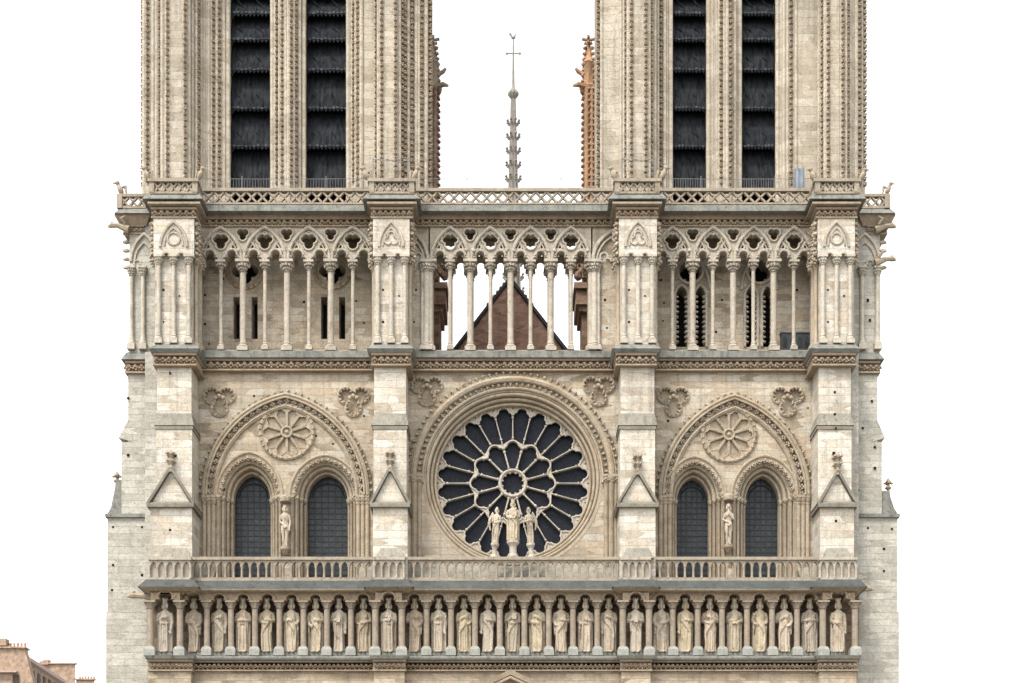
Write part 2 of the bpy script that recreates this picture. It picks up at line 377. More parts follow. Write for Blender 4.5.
def column(px, pyc0, pyc1, pyb0, pyb1, Y, rs, rc, parent, name='column', mat='pale', n=12, lobes=8, plinth=False):
    """pyc0..pyc1 capital, shaft, pyb0..pyb1 base"""
    cx = X(px, Y); z = lambda p: Z(p, Y); mb = MB()
    za, zc, zb, zg = z(pyc0), z(pyc1), z(pyb0), z(pyb1)
    H = za - zc
    mb.box(cx-rc, cx+rc, Y-rc, Y+rc, za-.24*H, za)                         # abacus
    mb.lathe(cx, Y, [(rs*1.05,zc-.03),(rs*1.35,zc),(rs*1.02,zc+.06*H),(rs*1.08,zc+.25*H),(rs*1.4,zc+.5*H),(rc*1.02,zc+.66*H),(rc*.8,zc+.76*H)], 16,
             lambda a, q: 1 + (.13*math.cos(lobes*a) if q > zc+.2*H else 0))
    if rc > .24 and H > .45:
        for i in range(7):
            a = PI + PI*i/6; mb.blob((cx+rc*.82*math.cos(a), Y+rc*.82*math.sin(a), zc+.52*H), (rc*.24,rc*.24,.17*H), 1, None, .3)
            if i < 6: a += PI/12; mb.blob((cx+rs*1.3*math.cos(a), Y+rs*1.3*math.sin(a), zc+.26*H), (rc*.2,rc*.2,.14*H), 1, None, .3)
    mb.lathe(cx, Y, [(rs*1.06,zb),(rs,zb+.15),(rs,zc)], n)
    hb = zb-zg
    mb.lathe(cx, Y, [(rs*1.75,zg+.45*hb),(rs*1.85,zg+.56*hb),(rs*1.5,zg+.68*hb),(rs*1.2,zg+.78*hb),(rs*1.35,zg+.9*hb),(rs*1.05,zb+.02)], n)
    w = rs*1.75
    if plinth:
        o = mb.build(name, M[mat], parent)
        pl = MB(); pl.box(cx-w*.98, cx+w*.98, Y-w*1.05, Y+w, zg, zg+.66*hb); pl.hexa([(cx+a*w*q, Y+b*w*q, z_) for z_, q in ((zg+.66*hb,.97),(zg+.95*hb,.72)) for a, b in ((-1,-1),(1,-1),(1,1),(-1,1))])
        pl.build('plinth', M['pgrey'], parent)
        return o
    mb.box(cx-w, cx+w, Y-w, Y+w, zg, zg+.46*hb)
    return mb.build(name, M[mat], parent)

# ================================================================== the cathedral
cath = empty('cathedral')
tag(cath, 'pale limestone gothic cathedral front with twin towers, round rose window and slender lead spire', 'cathedral')

# buttress spans (px at Yb = -2.2) and bays
YB = -2.2
BUT = [(150.5,192),(373,407.5),(619.5,655.5),(820,854)]
BUTU = [(156.5,192),(373.5,406.5),(620,655),(818,851.5)]
BAYS = [(192,374),(406,620),(655,820)]                # walls between, px near Y=0, they tuck behind the buttresses

# ---- bay walls (Y = 0), rose storey: py 357 .. 585
zc_rose = Z(479, 0); xc_rose = X(512.8, 0)
def px_of(x): return 512 + x*S
LANC = [(235,272,477),(308,349,477),(675.5,708,480.5),(743.5,777.5,479)]       # glass edges, apex
def wall(px0, px1, holes, name='bay_wall'):
    mb = MB(); mb.plate([(px0,590),(px1,590),(px1,350),(px0,350)], holes, 0.0, 1.6); return mb.build(name, M['wall'], cath)
def lan_hole(c, hw, ot):
    # outer edge of the splay in the plane of the wall
    pts = rarch(c-hw, c+hw, -496, -ot, 14)
    return [(c-hw,585)] + [(x,-z) for x, z in pts] + [(c+hw,585)]
TREF = [(219.5,400),(353.5,400),(427,389.5),(598.5,389.5),(673.3,400),(787.4,400)]
def tref_hole(px, py): return [(a, -b) for a, b in mfoil(px, -py, 3, 8.6, 8.4, -PI/2, 10)]
def ros_hole(px, py, R): return [(px+R*.86*math.cos(2*PI*i/48), py+R*.86*math.sin(2*PI*i/48)) for i in range(48)]
wall(192, 375, [lan_hole(249.6,32,454), lan_hole(325.4,34.5,457), tref_hole(*TREF[0]), tref_hole(*TREF[1]), ros_hole(287,432.5,28.2)])
wall(655, 820, [lan_hole(694.6,30.2,458.5), lan_hole(764.8,32.6,457.5), tref_hole(*TREF[4]), tref_hole(*TREF[5]), ros_hole(728.7,435,28.2)])
ring = [(px_of(xc_rose)+90*math.cos(2*PI*i/96), 479+90*math.sin(2*PI*i/96)) for i in range(96)]
wall(406, 621, [ring, tref_hole(*TREF[2]), tref_hole(*TREF[3])])

# ---- rose window
rose = empty('rose_window', (0,0,0), cath)
def rosew(u, t, a):                                    # polar local (px at depth 1.0) -> world
    kk = k(1.0); return (xc_rose + (u*math.cos(a) - t*math.sin(a))*kk, zc_rose + (u*math.sin(a) + t*math.cos(a))*kk)
def petal(a, half, u0, us, b, u1=None):
    th = math.tan(half); w0 = max(.25, u0*th - b); w1 = us*th - b
    head = tref2(w1, us)                     # (t, u) left..right
    u1 = u0 if u1 is None else u1
    loc = [(u0, -w0)] + [(u, t) for t, u in head] + [(u1, max(.25, u1*th - b))]
    return [rosew(u, t, a) for u, t in loc]
holes = []
for i in range(12): holes.append(petal(PI/2 + i*PI/6, PI/12, 14.6, 32.6, .4))
for i in range(24):
    a = PI/2 + PI/24 + i*PI/12
    holes.append(petal(a, PI/24, *((43.9, 66.7, .27, 39.6) if i % 2 == 0 else (39.6, 66.7, .27, 43.9))))
for i in range(24):                                    # small pierced spandrels at the rim
    a = PI/2 + i*PI/12; holes.append([rosew(*q, a) for q in ((76.3,-1.5),(76.3,1.5),(73.6,0))])
hub = [rosew(11.4, 0, 2*PI*i/36) for i in range(36)]; holes.append(hub)
outer = [rosew(79, 0, 2*PI*i/96) for i in range(96)]
tr = MB(); tr.plate(outer, holes, .86, 1.12, world=True)
for i in range(12):                                    # round colonnettes on the spokes
    a = PI/2 + PI/12 + i*PI/6; p, q = rosew(14.5,0,a), rosew(33,0,a)
    tr.tube([(p[0],.84,p[1]),(q[0],.84,q[1])], 0.05, 6)
    for u in (15.5, 32): c = rosew(u,0,a); tr.blob((c[0],.83,c[1]), (.10,.10,.10), 1)
for i in range(24):
    a = PI/2 + i*PI/12; p, q = rosew(44 if i % 2 == 0 else 40,0,a), rosew(66,0,a)
    tr.tube([(p[0],.84,p[1]),(q[0],.84,q[1])], .034, 6)
    for u in (45, 65.5): c = rosew(u,0,a); tr.blob((c[0],.83,c[1]), (.085,.08,.085), 1)
    h = tref2(66.7*math.tan(PI/24)-.27, 66.7, 4)
    tr.roll([rosew(u,t,a+PI/24) for t, u in h], .06, .84)
for i in range(12):
    h = tref2(32.6*math.tan(PI/12)-.4, 32.6, 4)
    tr.roll([rosew(u,t,PI/2+i*PI/6) for t, u in h][::-1], .055, .84, .05)
tr.build('tracery', M['pale'], rose)
hb = MB()
hb.roll([rosew(13.0,0,-2*PI*i/48) for i in range(48)], .075, .80, 0, True, 8)
hb.roll([rosew(11.7,0,-2*PI*i/48) for i in range(48)], .05, .86, 0, True, 6)
for i in range(12): c = rosew(10.7,0,PI/12+i*PI/6); hb.blob((c[0],.9,c[1]), (.09,.12,.09), 1)
hb.build('hub_ring', M['pale'], rose)
gl = MB(); gl.plate([rosew(79.5,0,2*PI*i/64) for i in range(64)], [], 1.18, 1.22, world=True); gl.build('stained_glass', M['glass'], rose)
def pxr(r, y): return r*k(y)
av = MB()
R0 = 75.5*k(1.0)
prof = [(R0,.95),(R0+.06,.62),(R0+.22,.60),(R0+.25,.42),(R0+.42,.40),(R0+.46,.18),(R0+.62,.16),(R0+.66,.0),(R0+.86,-.02),(R0+.88,.5),(R0+.5,1.3),(R0,1.3)]
base_c = [(xc_rose - math.cos(2*PI*i/96)*1e-3, zc_rose + math.sin(2*PI*i/96)*1e-3) for i in range(96)]
av.sweep(circ(xc_rose, zc_rose, R0, 120), [(a-R0, b) for a, b in prof], True)
for rr, yy, q in ((R0+.09,.55,.085),(R0+.32,.33,.09),(R0+.54,.08,.10)): av.roll(circ(xc_rose, zc_rose, rr, 120), q, yy, 0, True, 8)
av.build('archivolt', M['carv'], rose)
oa = MB()
a0 = PI*1.0
def half_ring(r, n=72, below=0.0):
    P = [(xc_rose - r*math.cos(PI*i/n), zc_rose + r*math.sin(PI*i/n)) for i in range(n+1)]
    if below: P = [(P[0][0], P[0][1]-below)] + P + [(P[-1][0], P[-1][1]-below)]
    return P
zb_ = .25
oa.sweep(half_ring(92*k(0), 72, zb_), [(-.22,-.03),(-.18,-.14),(-.10,-.18),(-.04,-.12),(-.02,.04),(.30,.04),(.34,.3),(-.22,.3)])
oa.roll(half_ring(99*k(0), 72, zb_), .20, -.14, 0, False, 8)
oa.sweep(half_ring(102*k(0), 72, zb_), [(-.04,.02),(-.02,-.14),(.10,-.16),(.12,-.06),(.22,-.08),(.24,.02)])
for (p, t) in along(half_ring(94.0*k(0)), .36): leaf(oa, p[0], -.06, p[1], .17, t, 1)
for (p, t) in along(half_ring(105.2*k(0)), .42): leaf(oa, p[0], -.10, p[1], .18, t, 1)
oa.build('leaf_archivolt', M['carv'], rose)
for s in (-1, 1):
    js = MB()
    for pxo, r in ((93.5,.15),(98.5,.19),(103,.13)):
        cx = xc_rose + s*pxo*k(0)
        js.lathe(cx, -.06, [(r,Z(590)),(r,Z(486)),(r*1.2,Z(485)),(r*1.1,Z(483)),(r*1.9,Z(479.5)),(r*1.9,Z(478))], 10)
    x0, x1 = sorted((xc_rose+s*90*k(0), xc_rose+s*107*k(0))); js.box(x0, x1, -.36, .1, Z(478), Z(475.6))
    for q in range(3): leaf(js, x0+(q+.5)*(x1-x0)/3, -.22, Z(481), .17)
    js.build('jamb_shaft', M['carv'], rose)

# ---- lancet windows
def lancet(l, r, t, ohw, ot, sp):
    w = empty('lancet_window', (0,0,0), cath); Yg = 1.5
    g = MB(); pts = rarch(X(l-.5,Yg), X(r+.5,Yg), Z(sp+2,Yg), Z(t-1,Yg))
    g.plate([(x, z) for x, z in [(pts[0][0], Z(600,Yg))] + pts + [(pts[-1][0], Z(600,Yg))]], [], Yg, Yg+.05, world=True)
    g.build('leaded_glass', M['lglass'], w)
    ld = MB(); xl, xr = X(l,Yg), X(r,Yg); n = 6
    def top_at(x):
        for (a, za), (b, zb2) in zip(pts[:-1], pts[1:]):
            if a <= x <= b: return za + (zb2-za)*(x-a)/max(b-a,1e-6)
        return pts[0][1]
    for i in range(1, n):
        x = xl + (xr-xl)*i/n; q = .05 if i % 2 == 0 else .034
        ld.box(x-q, x+q, Yg-.03, Yg+.01, Z(600,Yg), top_at(x)-.02)
    py = 592
    j = 0
    while py > t+5:
        z = Z(py, Yg); xs = [x for x in [xl+(xr-xl)*i/60 for i in range(61)] if top_at(x) > z]
        q = .028 if j % 2 == 0 else .018
        if len(xs) > 1: ld.box(xs[0], xs[-1], Yg-.035, Yg+.01, z-q, z+q)
        py -= 5.6; j += 1
    ld.roll(rarch(xl+.28, xr-.28, Z(sp+2,Yg), Z(t+7,Yg)), .03, Yg-.03, 0, False, 4)
    ld.build('lead_cames', M['leading'], w)
    ao = MB()
    GX0, GX1 = X(l,Yg), X(r,Yg); rw = ohw*k(0) - (GX1-GX0)/2
    # stepped splay from the glass out to the wall face
    def ring_(e): return rarch(GX0-e, GX1+e, Z(sp)-.05, Z(t,Yg)+e*(Z(ot)-Z(t,Yg))/rw, 16)
    stp = [(0,1.55),(.0,.98),(.17*rw,.96),(.20*rw,.62),(.40*rw,.60),(.44*rw,.26),(.66*rw,.16),(.70*rw,-.03),(.93*rw,-.05),(1.0*rw,.0),(1.0*rw,.3)]
    # sweep each profile vertex along its own ring (keeps the pointed apex exact)
    N = len(ring_(0)); s0 = len(ao.v)
    for (e, y) in stp:
        ao.v += [(x, y, z) for x, z in ring_(e)]
    for a_ in range(len(stp)-1):
        for b_ in range(N-1): ao.f.append([s0+a_*N+b_, s0+a_*N+b_+1, s0+(a_+1)*N+b_+1, s0+(a_+1)*N+b_])
    for e, y, q in ((.08*rw,.90,.09),(.30*rw,.54,.11),(1.0*rw,-.06,.09)): ao.roll(ring_(e), q, y, 0, False, 8)
    for (p, tt) in along(ring_(.66*rw), .36): leaf(ao, p[0], .02, p[1], .17, tt, 0)
    ao.build('archivolt', M['carv'], w)
    for s in (-1, 1):
        sh = MB(); x_in = GX0 if s < 0 else GX1
        sh.prism([(x_in, 1.55),(x_in,.98),(x_in+s*.2*rw,.96),(x_in+s*.22*rw,.62),(x_in+s*.42*rw,.60),(x_in+s*.46*rw,.26),(x_in+s*.68*rw,.22),(x_in+s*.72*rw,.03),(x_in+s*1.02*rw,.0),(x_in+s*1.02*rw,1.55)], Z(592), Z(sp+.5))
        for e, y, q in ((.10,.90,.085),(.31,.54,.09),(.57,.16,.09),(.86,-.02,.10)):
            cx = x_in + s*e*rw
            sh.lathe(cx, y, [(q,Z(592)),(q,Z(sp+7)),(q*1.25,Z(sp+6.4)),(q*1.05,Z(sp+5.5)),(q*1.7,Z(sp+2.2)),(q*1.5,Z(sp+1.6))], 10, None)
            leaf(sh, cx, y-.08, Z(sp+3.2), .13)
            sh.box(cx-q*1.7, cx+q*1.7, y-q*1.9, y+.3, Z(sp+1.8), Z(sp-.3))
        sh.build('jamb_shaft', M['carv'], w)
lancet(235.2,272.2,477, 33.0,452.7, 496)
lancet(308,348.7,477, 35.6,455.5, 496)
lancet(675.7,707.6,480.5, 31.0,457, 497)
lancet(744,777.3,479, 33.6,456, 497)

# ---- relieving arches, blind rosettes, trefoils
def relief_arch(l, r, sp, t):
    mb = MB()
    P = pa(l, r, sp, t, 0, 26)
    mb.sweep(P, [(-.86,.02),(-.86,-.12),(-.74,-.22),(-.64,-.14),(-.62,.02)])
    mb.sweep(P, [(-.24,.02),(-.22,-.24),(-.10,-.34),(.02,-.26),(.06,-.12),(.06,.02)])
    mb.roll(P, .07, -.30, -.28); mb.roll(P, .05, -.05, -.58)
    for (p, tt) in along(pa(l+7.2, r-7.2, sp, t+7.2, 0, 26), .46): leaf(mb, p[0], -.10, p[1], .20, tt, 0)
    for (p, tt) in along(pa(l-2.2, r+2.2, sp, t-2.2, 0, 26), .42): leaf(mb, p[0], -.12, p[1], .17, tt, 1)
    mb.build('relieving_arch', M['carv'], cath)
    for s, xx in ((1,l),(-1,r)):
        cp = MB()
        for e in (2.0, 6.5, 11):
            cx = X(xx + s*e); q = .14
            cp.lathe(cx, -.04, [(q,Z(592)),(q,Z(505)),(q*1.3,Z(504.4)),(q*1.1,Z(503)),(q*1.7,Z(499)),(q*1.5,Z(498))], 10)
            leaf(cp, cx, -.14, Z(501), .14)
        x0, x1 = sorted((X(xx), X(xx+s*13.5))); cp.box(x0, x1, -.28, .1, Z(498.5), Z(496))
        cp.build('arch_shaft', M['carv'], cath)
relief_arch(202.5, 369.5, 496, 394)
relief_arch(658.5, 809.5, 496, 395.5)

def rosette(px, py, R):
    ro = MB(); cx, cz = X(px), Z(py); r = R*k(0)
    ro.sweep(circ(cx, cz, r, 60), [(0,.0),(.0,-.10),(-.10,-.16),(-.2,-.12),(-.24,.0)], True)
    for (p, t) in along(circ(cx, cz, r*.955, 60), .34, True): leaf(ro, p[0], -.12, p[1], .12, t, 1)
    holes = []
    for i in range(10):
        a = PI/2 + PI/10 + i*PI/5
        th = math.tan(PI/10); u0, us, b = .17*r, .655*r, .025*r
        hd = tref2(us*th-b, us, 5)
        loc = [(u0, -(u0*th-b))] + [(u,t) for t,u in hd] + [(u0, (u0*th-b))]
        H = [(cx+u*math.cos(a)-t*math.sin(a), cz+u*math.sin(a)+t*math.cos(a)) for u, t in loc]
        holes.append(H); ro.roll(H, .042, -.05, 0, True, 5)
    ro.plate(circ(cx, cz, r*.88, 60), holes, -.05, .085, world=True)
    ro.plate(circ(cx, cz, r*.9, 40), [], .09, .40, world=True)
    ro.blob((cx,-.1,cz),(.12,.1,.12),2)
    for i in range(10):
        a = PI/2 + i*PI/5
        ro.tube([(cx+.2*r*math.cos(a),-.06,cz+.2*r*math.sin(a)),(cx+.68*r*math.cos(a),-.06,cz+.68*r*math.sin(a))], .038, 6)
    ro.roll(circ(cx, cz, .18*r, 24), .07, -.12, 0, True)
    o = ro.build('blind_rosette', M['carv'], cath)
rosette(287, 432.5, 28.2); rosette(728.7, 435, 28.2)

def trefoil_panel(px, py, s=1.0):
    mb = MB(); cx, cz = X(px), Z(py)
    P = mfoil(cx, cz, 3, 8.6*s*k(0), 8.8*s*k(0), -PI/2, 12)
    P2 = mfoil(cx, cz, 3, 8.6*s*k(0), 7.0*s*k(0), -PI/2, 12)
    mb.sweep(P, [(0.0,.02),(.02,-.10),(-.06,-.14),(-.13,-.08),(-.14,.02)], True)
    for (p, t) in along(P2, .27, True): leaf(mb, p[0], -.06, p[1], .15, t, 1)
    for a in (PI/6, 5*PI/6, -PI/2+PI/1.0):
        q = 4.2*s*k(0); mb.blob((cx+q*math.cos(a), -.1, cz+q*math.sin(a)*.9), (.14,.12,.14), 1)
    mb.plate(P, [], .16, .3, world=True)
    mb.build('trefoil_panel', M['carv'], cath)
for px, py in TREF: trefoil_panel(px, py)

# ---- putlog holes: near-black square boxes painting the shade inside each hole, per wall
def putlogs(pts, Y, parent):
    for px, py in pts:
        mb = MB(); x, z = X(px,Y), Z(py,Y); q = random.uniform(.05,.078); mb.box(x-q, x+q, Y-.006, Y+.1, z-q, z+q); mb.build('putlog_hole_shade', M['dark'], parent)
putlogs([(254,396),(229,445),(242,455),(316,436),(333,444),(364,416),(350,454),(224,489),(365,484)], 0, cath)
putlogs([(634,421),(689,444),(668,421),(795,440),(808,408),(760,420)], 0, cath)
putlogs([(443,420),(596,420),(420,470)], 0, cath)

# ---- buttresses
def gablet(px0, px1, py_base, py_apex, Yf, parent, Yb):
    xl, xr, zb, zt = X(px0,Yf), X(px1,Yf), Z(py_base,Yf), Z(py_apex,Yf); xc = (xl+xr)/2
    mb = MB(); mb.plate([(xl,zb),(xr,zb),(xc,zt)], [], Yf-.02, Yb, world=True)
    g = mb.build('gablet', M['butt'], parent)
    rm = MB()
    q = .12
    for s, xe in ((-1,xl),(1,xr)):
        rm.sweep([(xe+s*.22, zb-.12),(xc, zt+.12)] if s < 0 else [(xc, zt+.12),(xe+s*.22, zb-.12)], [(-.05,Yf-.26),(.09,Yf-.26),(.09,Yb),(-.05,Yb)])
    rm.box(xl-.25, xr+.25, Yf-.28, Yb, zb-.30, zb-.10)
    rm.hexa([(xl-.25,Yf-.28,zb-.10),(xr+.25,Yf-.28,zb-.10),(xr+.25,Yb,zb-.10),(xl-.25,Yb,zb-.10),(xl-.02,Yf-.05,zb+.08),(xr+.02,Yf-.05,zb+.08),(xr+.02,Yb,zb+.08),(xl-.02,Yb,zb+.08)])
    rm.build('gablet_coping', M['soot'], parent)
    fn = MB(); y = Yf-.12
    fn.lathe(xc, y, [(.16,zt-.1),(.13,zt+.2),(.09,zt+.35),(.20,zt+.48),(.22,zt+.58),(.10,zt+.66),(.09,zt+.82),(.17,zt+.92),(.15,zt+1.05),(.02,zt+1.25)], 8)
    for i in range(4):
        a = PI/4+i*PI/2
        fn.blob((xc+.23*math.cos(a), y+.23*math.sin(a), zt+.98), (.14,.14,.10), 1); fn.blob((xc+.25*math.cos(a), y+.25*math.sin(a), zt+.54), (.10,.10,.08), 1)
    fn.build('finial', M['dirt_shade'], parent)
putl = [[(170,373),(175,455),(170,530)], [], [], [(835,392),(835,414),(836,428),(834,453),(836,521)]]
for i in range(4):
    b = empty('buttress', (0,0,0), cath)
    l, r = BUT[i]; lu, ru = BUTU[i]
    mb = MB()
    mb.pbox(l, r, 505, 592, YB, 0.3)                                     # lower stage
    mb.pbox(lu, ru, 428, 506, YB+.12, 0.3)
    mb.pbox(lu+.6, ru-.6, 365, 428, YB+.30, 0.3)
    mb.build('shaft', M['butt'], b)
    wl = MB()
    wl.fr(lu+.6, ru-.6, 404, 426, YB+.30, -.12, .16, 0.28); wl.build('weathering', M['slope'], b)
    wl = MB(); wl.pbox(lu-1.0, ru+1.0, 426, 429, YB+.06, .29); wl.build('drip_moulding', M['soot'], b)
    if i in (0,1,2,3):
        w2 = MB(); w2.fr(l+3 if i else l+8, r-2, 547, 558, YB-.25, -.25, .02, 0.2); w2.build('foot_weathering', M['slope'], b)
    gablet(l+1.5, r-1.5, 503, 471 if i < 2 else 474, YB, b, -0.2)
    gl_ = (153.5,196) if i == 0 else ((371.5,410.5) if i == 1 else ((616,656.5) if i == 2 else (813,856)))
    frieze(gl_[0], gl_[1], 353, 365.5, YB-.12, 0.2, 6.5, b, 'capital_frieze', 'corn')
    lg = MB(); lg.fr(gl_[0], gl_[1], 343, 350, YB-.1, -.14, .26, 0.2); lg.fr(gl_[0], gl_[1], 350, 353, YB-.1, .26, .10, .2); lg.build('ledge', M['lead'], b)
    # gallery storey: py 219 .. 345
    fl = ((153.5,194),(373,409.5),(619,657),(818,855))[i]
    Yg = YB
    g = MB(); g.pbox(fl[0]+1.5, fl[1]-1.5, 216, 346, Yg+.28, 1.0); g.pbox(fl[0], fl[1], 218, 252, Yg, 1.0)
    # bottom fringe of two trefoil heads
    x0, x1 = X(fl[0],Yg), X(fl[1],Yg); wd = (x1-x0)
    cs = [x0 + wd*.13, x0+wd*.5, x1-wd*.13]
    zz = Z(257, Yg); P = [(x0, Z(250,Yg)), (x0, zz)]
    for a_, b_ in zip(cs[:-1], cs[1:]):
        hw = (b_-a_)/2-.10; P += [( (a_+b_)/2-hw, zz)] + tref((a_+b_)/2, zz, hw, .55)[1:-1] + [((a_+b_)/2+hw, zz)]
    P += [(x1, zz), (x1, Z(250,Yg))]
    g.plate(P, [], Yg+.002, Yg+.3, world=True)
    g.build('gallery_stage', M['butt'], b)
    gm = MB(); xm = (x0+x1)/2
    gm.roll(parch(xm-wd*.33, xm+wd*.33, Z(247,Yg), Z(222,Yg)), .10, Yg-.02); gm.roll(parch(xm-wd*.23, xm+wd*.23, Z(246,Yg), Z(228,Yg)), .07, Yg-.02)
    gm.roll(circ(xm, Z(239,Yg), wd*.15, 24) if i % 3 == 0 else mfoil(xm, Z(239,Yg), 3, wd*.1, wd*.1), .07, Yg-.02, 0, True)
    for a_, b_ in zip(cs[:-1], cs[1:]): gm.roll(tref((a_+b_)/2, zz, (b_-a_)/2-.10, .55), .05, Yg-.02)
    # side crockets and trefoil heads on the flanks
    for s, xx in ((-1,x0),(1,x1)):
        for q in range(7): gm.blob((xx+s*.08, Yg+.25+(q%2)*.5, Z(222+q*5,Yg)), (.16,.16,.14), 1, None, .3)
        for yy in (Yg+.75, Yg+1.5):
            gm.blob((xx+s*.06, yy, Z(240,Yg)), (.12,.3,.7), 1, None, .2)
    fk = MB()
    for s, xx in ((-1,x0),(1,x1)):
        for yy in (.45, .95, 1.5):
            for q in range(8): leaf(fk, xx+s*(.10+.04*random.random()), Yg+yy, Z(222+q*5.2,Yg), .20+.07*random.random(), random.uniform(-.5,.5))
    fk.build('flank_leaves', M['dirt_shade'], b)
    gm.build('blind_arch', M['trac'], b)
    for c in cs:
        px = 512 + c/k(Yg)
        column(px, 256, 265, 335, 344, Yg+.12, .13, .25, b, 'colonnette', 'pale')
    for s, xx in ((-1,x0),(1,x1)):
        for yy in (Yg+.7, Yg+1.3): 
            mb = MB(); mb.lathe(xx-s*.02, yy, [(.22,Z(345,Yg)),(.22,Z(340,Yg)),(.11,Z(337,Yg)),(.11,Z(265,Yg)),(.24,Z(259,Yg)),(.25,Z(256,Yg))], 10); mb.build('colonnette', M['carv'], b)
    # capital cornice below the parapet
    cl = ((150.5,197),(370,413.5),(615.5,659),(815.5,858))[i]
    frieze(cl[0]+1, cl[1]-1, 207.5, 218, Yg-.12, 1.0, 6.0, b, 'cornice_frieze', 'corn')
    co = MB(); co.pbox(cl[0], cl[1], 200, 209, Yg-.05, 1.2); co.build('cornice', M['corn'], b)
    ld = MB(); ld.fr(cl[0]-1, cl[1]+1, 194, 201.5, Yg-.15, .10, .36, 1.2); ld.build('drip_ledge', M['lead'], b)
    dl = MB(); dl.pbox(cl[0]-3, cl[1]+3, 201.5, 203.5, Yg-.42, 1.1); dl.build('drip_moulding', M['dirt_shade'], b)
    if putl[i]: putlogs(putl[i], YB, b)
    putlogs([(fl[0]+10+q*16, p) for q, p in ((0,290),(1,296),(0,322))], Yg+.28, b)
    # parapet box on the buttress head
    def lattice(mb, xa, xb, za, zb3, Y, n, thick=.055):
        p = (xb-xa)/n; h = zb3-za
        for j in range(n):
            xm2 = xa+(j+.5)*p
            for a_, b_ in (((xa+j*p, za),(xa+(j+1)*p, zb3)), ((xa+j*p, zb3),(xa+(j+1)*p, za))):
                mb.sweep([a_, b_], [(-thick,Y-.08),(thick,Y-.08),(thick,Y+.10),(-thick,Y+.10)])
            mb.blob((xm2, Y-.04, (za+zb3)/2), (thick*1.5,.1,thick*1.5), 1)
    pr = MB(); Yp = Yg-.25
    xa, xb = X(cl[0]-.5,Yp), X(cl[1]+.5,Yp)
    pr.box(xa-.1, xb+.1, Yp-.22, Yp+.3, Z(183,Yp), Z(179.8,Yp)); pr.box(xa, xb, Yp-.12, Yp+.2, Z(194.5,Yp), Z(192.5,Yp))
    pr.box(xa-.02, xa+.28, Yp-.15, Yp+.2, Z(193,Yp), Z(182,Yp)); pr.box(xb-.28, xb+.02, Yp-.15, Yp+.2, Z(193,Yp), Z(182,Yp))
    lattice(pr, xa+.25, xb-.25, Z(192.7,Yp), Z(183,Yp), Yp, 5)
    for xx in (xa+.05, xb-.05):                                          # returns towards the bays
        pr.box(xx-.1, xx+.1, Yp+.3, Yp+1.5, Z(183,Yp), Z(180.2,Yp)); pr.box(xx-.1, xx+.1, Yp+.3, Yp+1.5, Z(194.5,Yp), Z(190,Yp))
        for q in range(4): pr.box(xx-.08, xx+.08, Yp+.35+q*.3, Yp+.45+q*.3, Z(191,Yp), Z(182,Yp))
    pr.build('parapet', M['parap'], b)

# ---- storey band between the rose storey and the open gallery, and the top cornice
YF = -.35
for i, (l, r) in enumerate(((194,375),(407,621),(654,821))):
    sb = empty('storey_band', (0,0,0), cath)
    mb = MB(); mb.extr(l, r, [(-.50,350.5),(-.62,351),(-.62,357.2),(-.5,358.5)], 1.2); mb.build('sill_course', M['lead'], sb)
    frieze(l, r, 358.5, 370.5, -.42, 0.4, 6.6, sb, mat='corn')
    tc = empty('top_cornice', (0,0,0), cath)
    Yc = -1.0
    mb = MB(); mb.extr(l, r, [(-.95,204.8),(-1.12,205.3),(-1.18,210.8),(-.95,212)], 1.4); mb.build('drip_course', M['lead'], tc)
    mb = MB(); mb.extr(l, r, [(-.62,211.5),(-.62,216),(-.5,219)], 1.4); mb.build('plain_course', M['corn'], tc)
    frieze(l, r, 217.5, 226.5, -.55, .8, 6.3, tc, mat='corn')
    pp = MB(); Yp = -.95; xa, xb = X(l-2,Yp), X(r+2,Yp)
    pp.box(xa, xb, Yp-.16, Yp+.22, Z(192.2,Yp), Z(189.2,Yp)); pp.box(xa, xb, Yp-.10, Yp+.2, Z(205,Yp), Z(203.2,Yp))
    lattice(pp, xa, xb, Z(203.4,Yp), Z(192,Yp), Yp, max(4, round((r-l+4)/11.1)), .055)
    pp.build('parapet', M['parap'], tc)

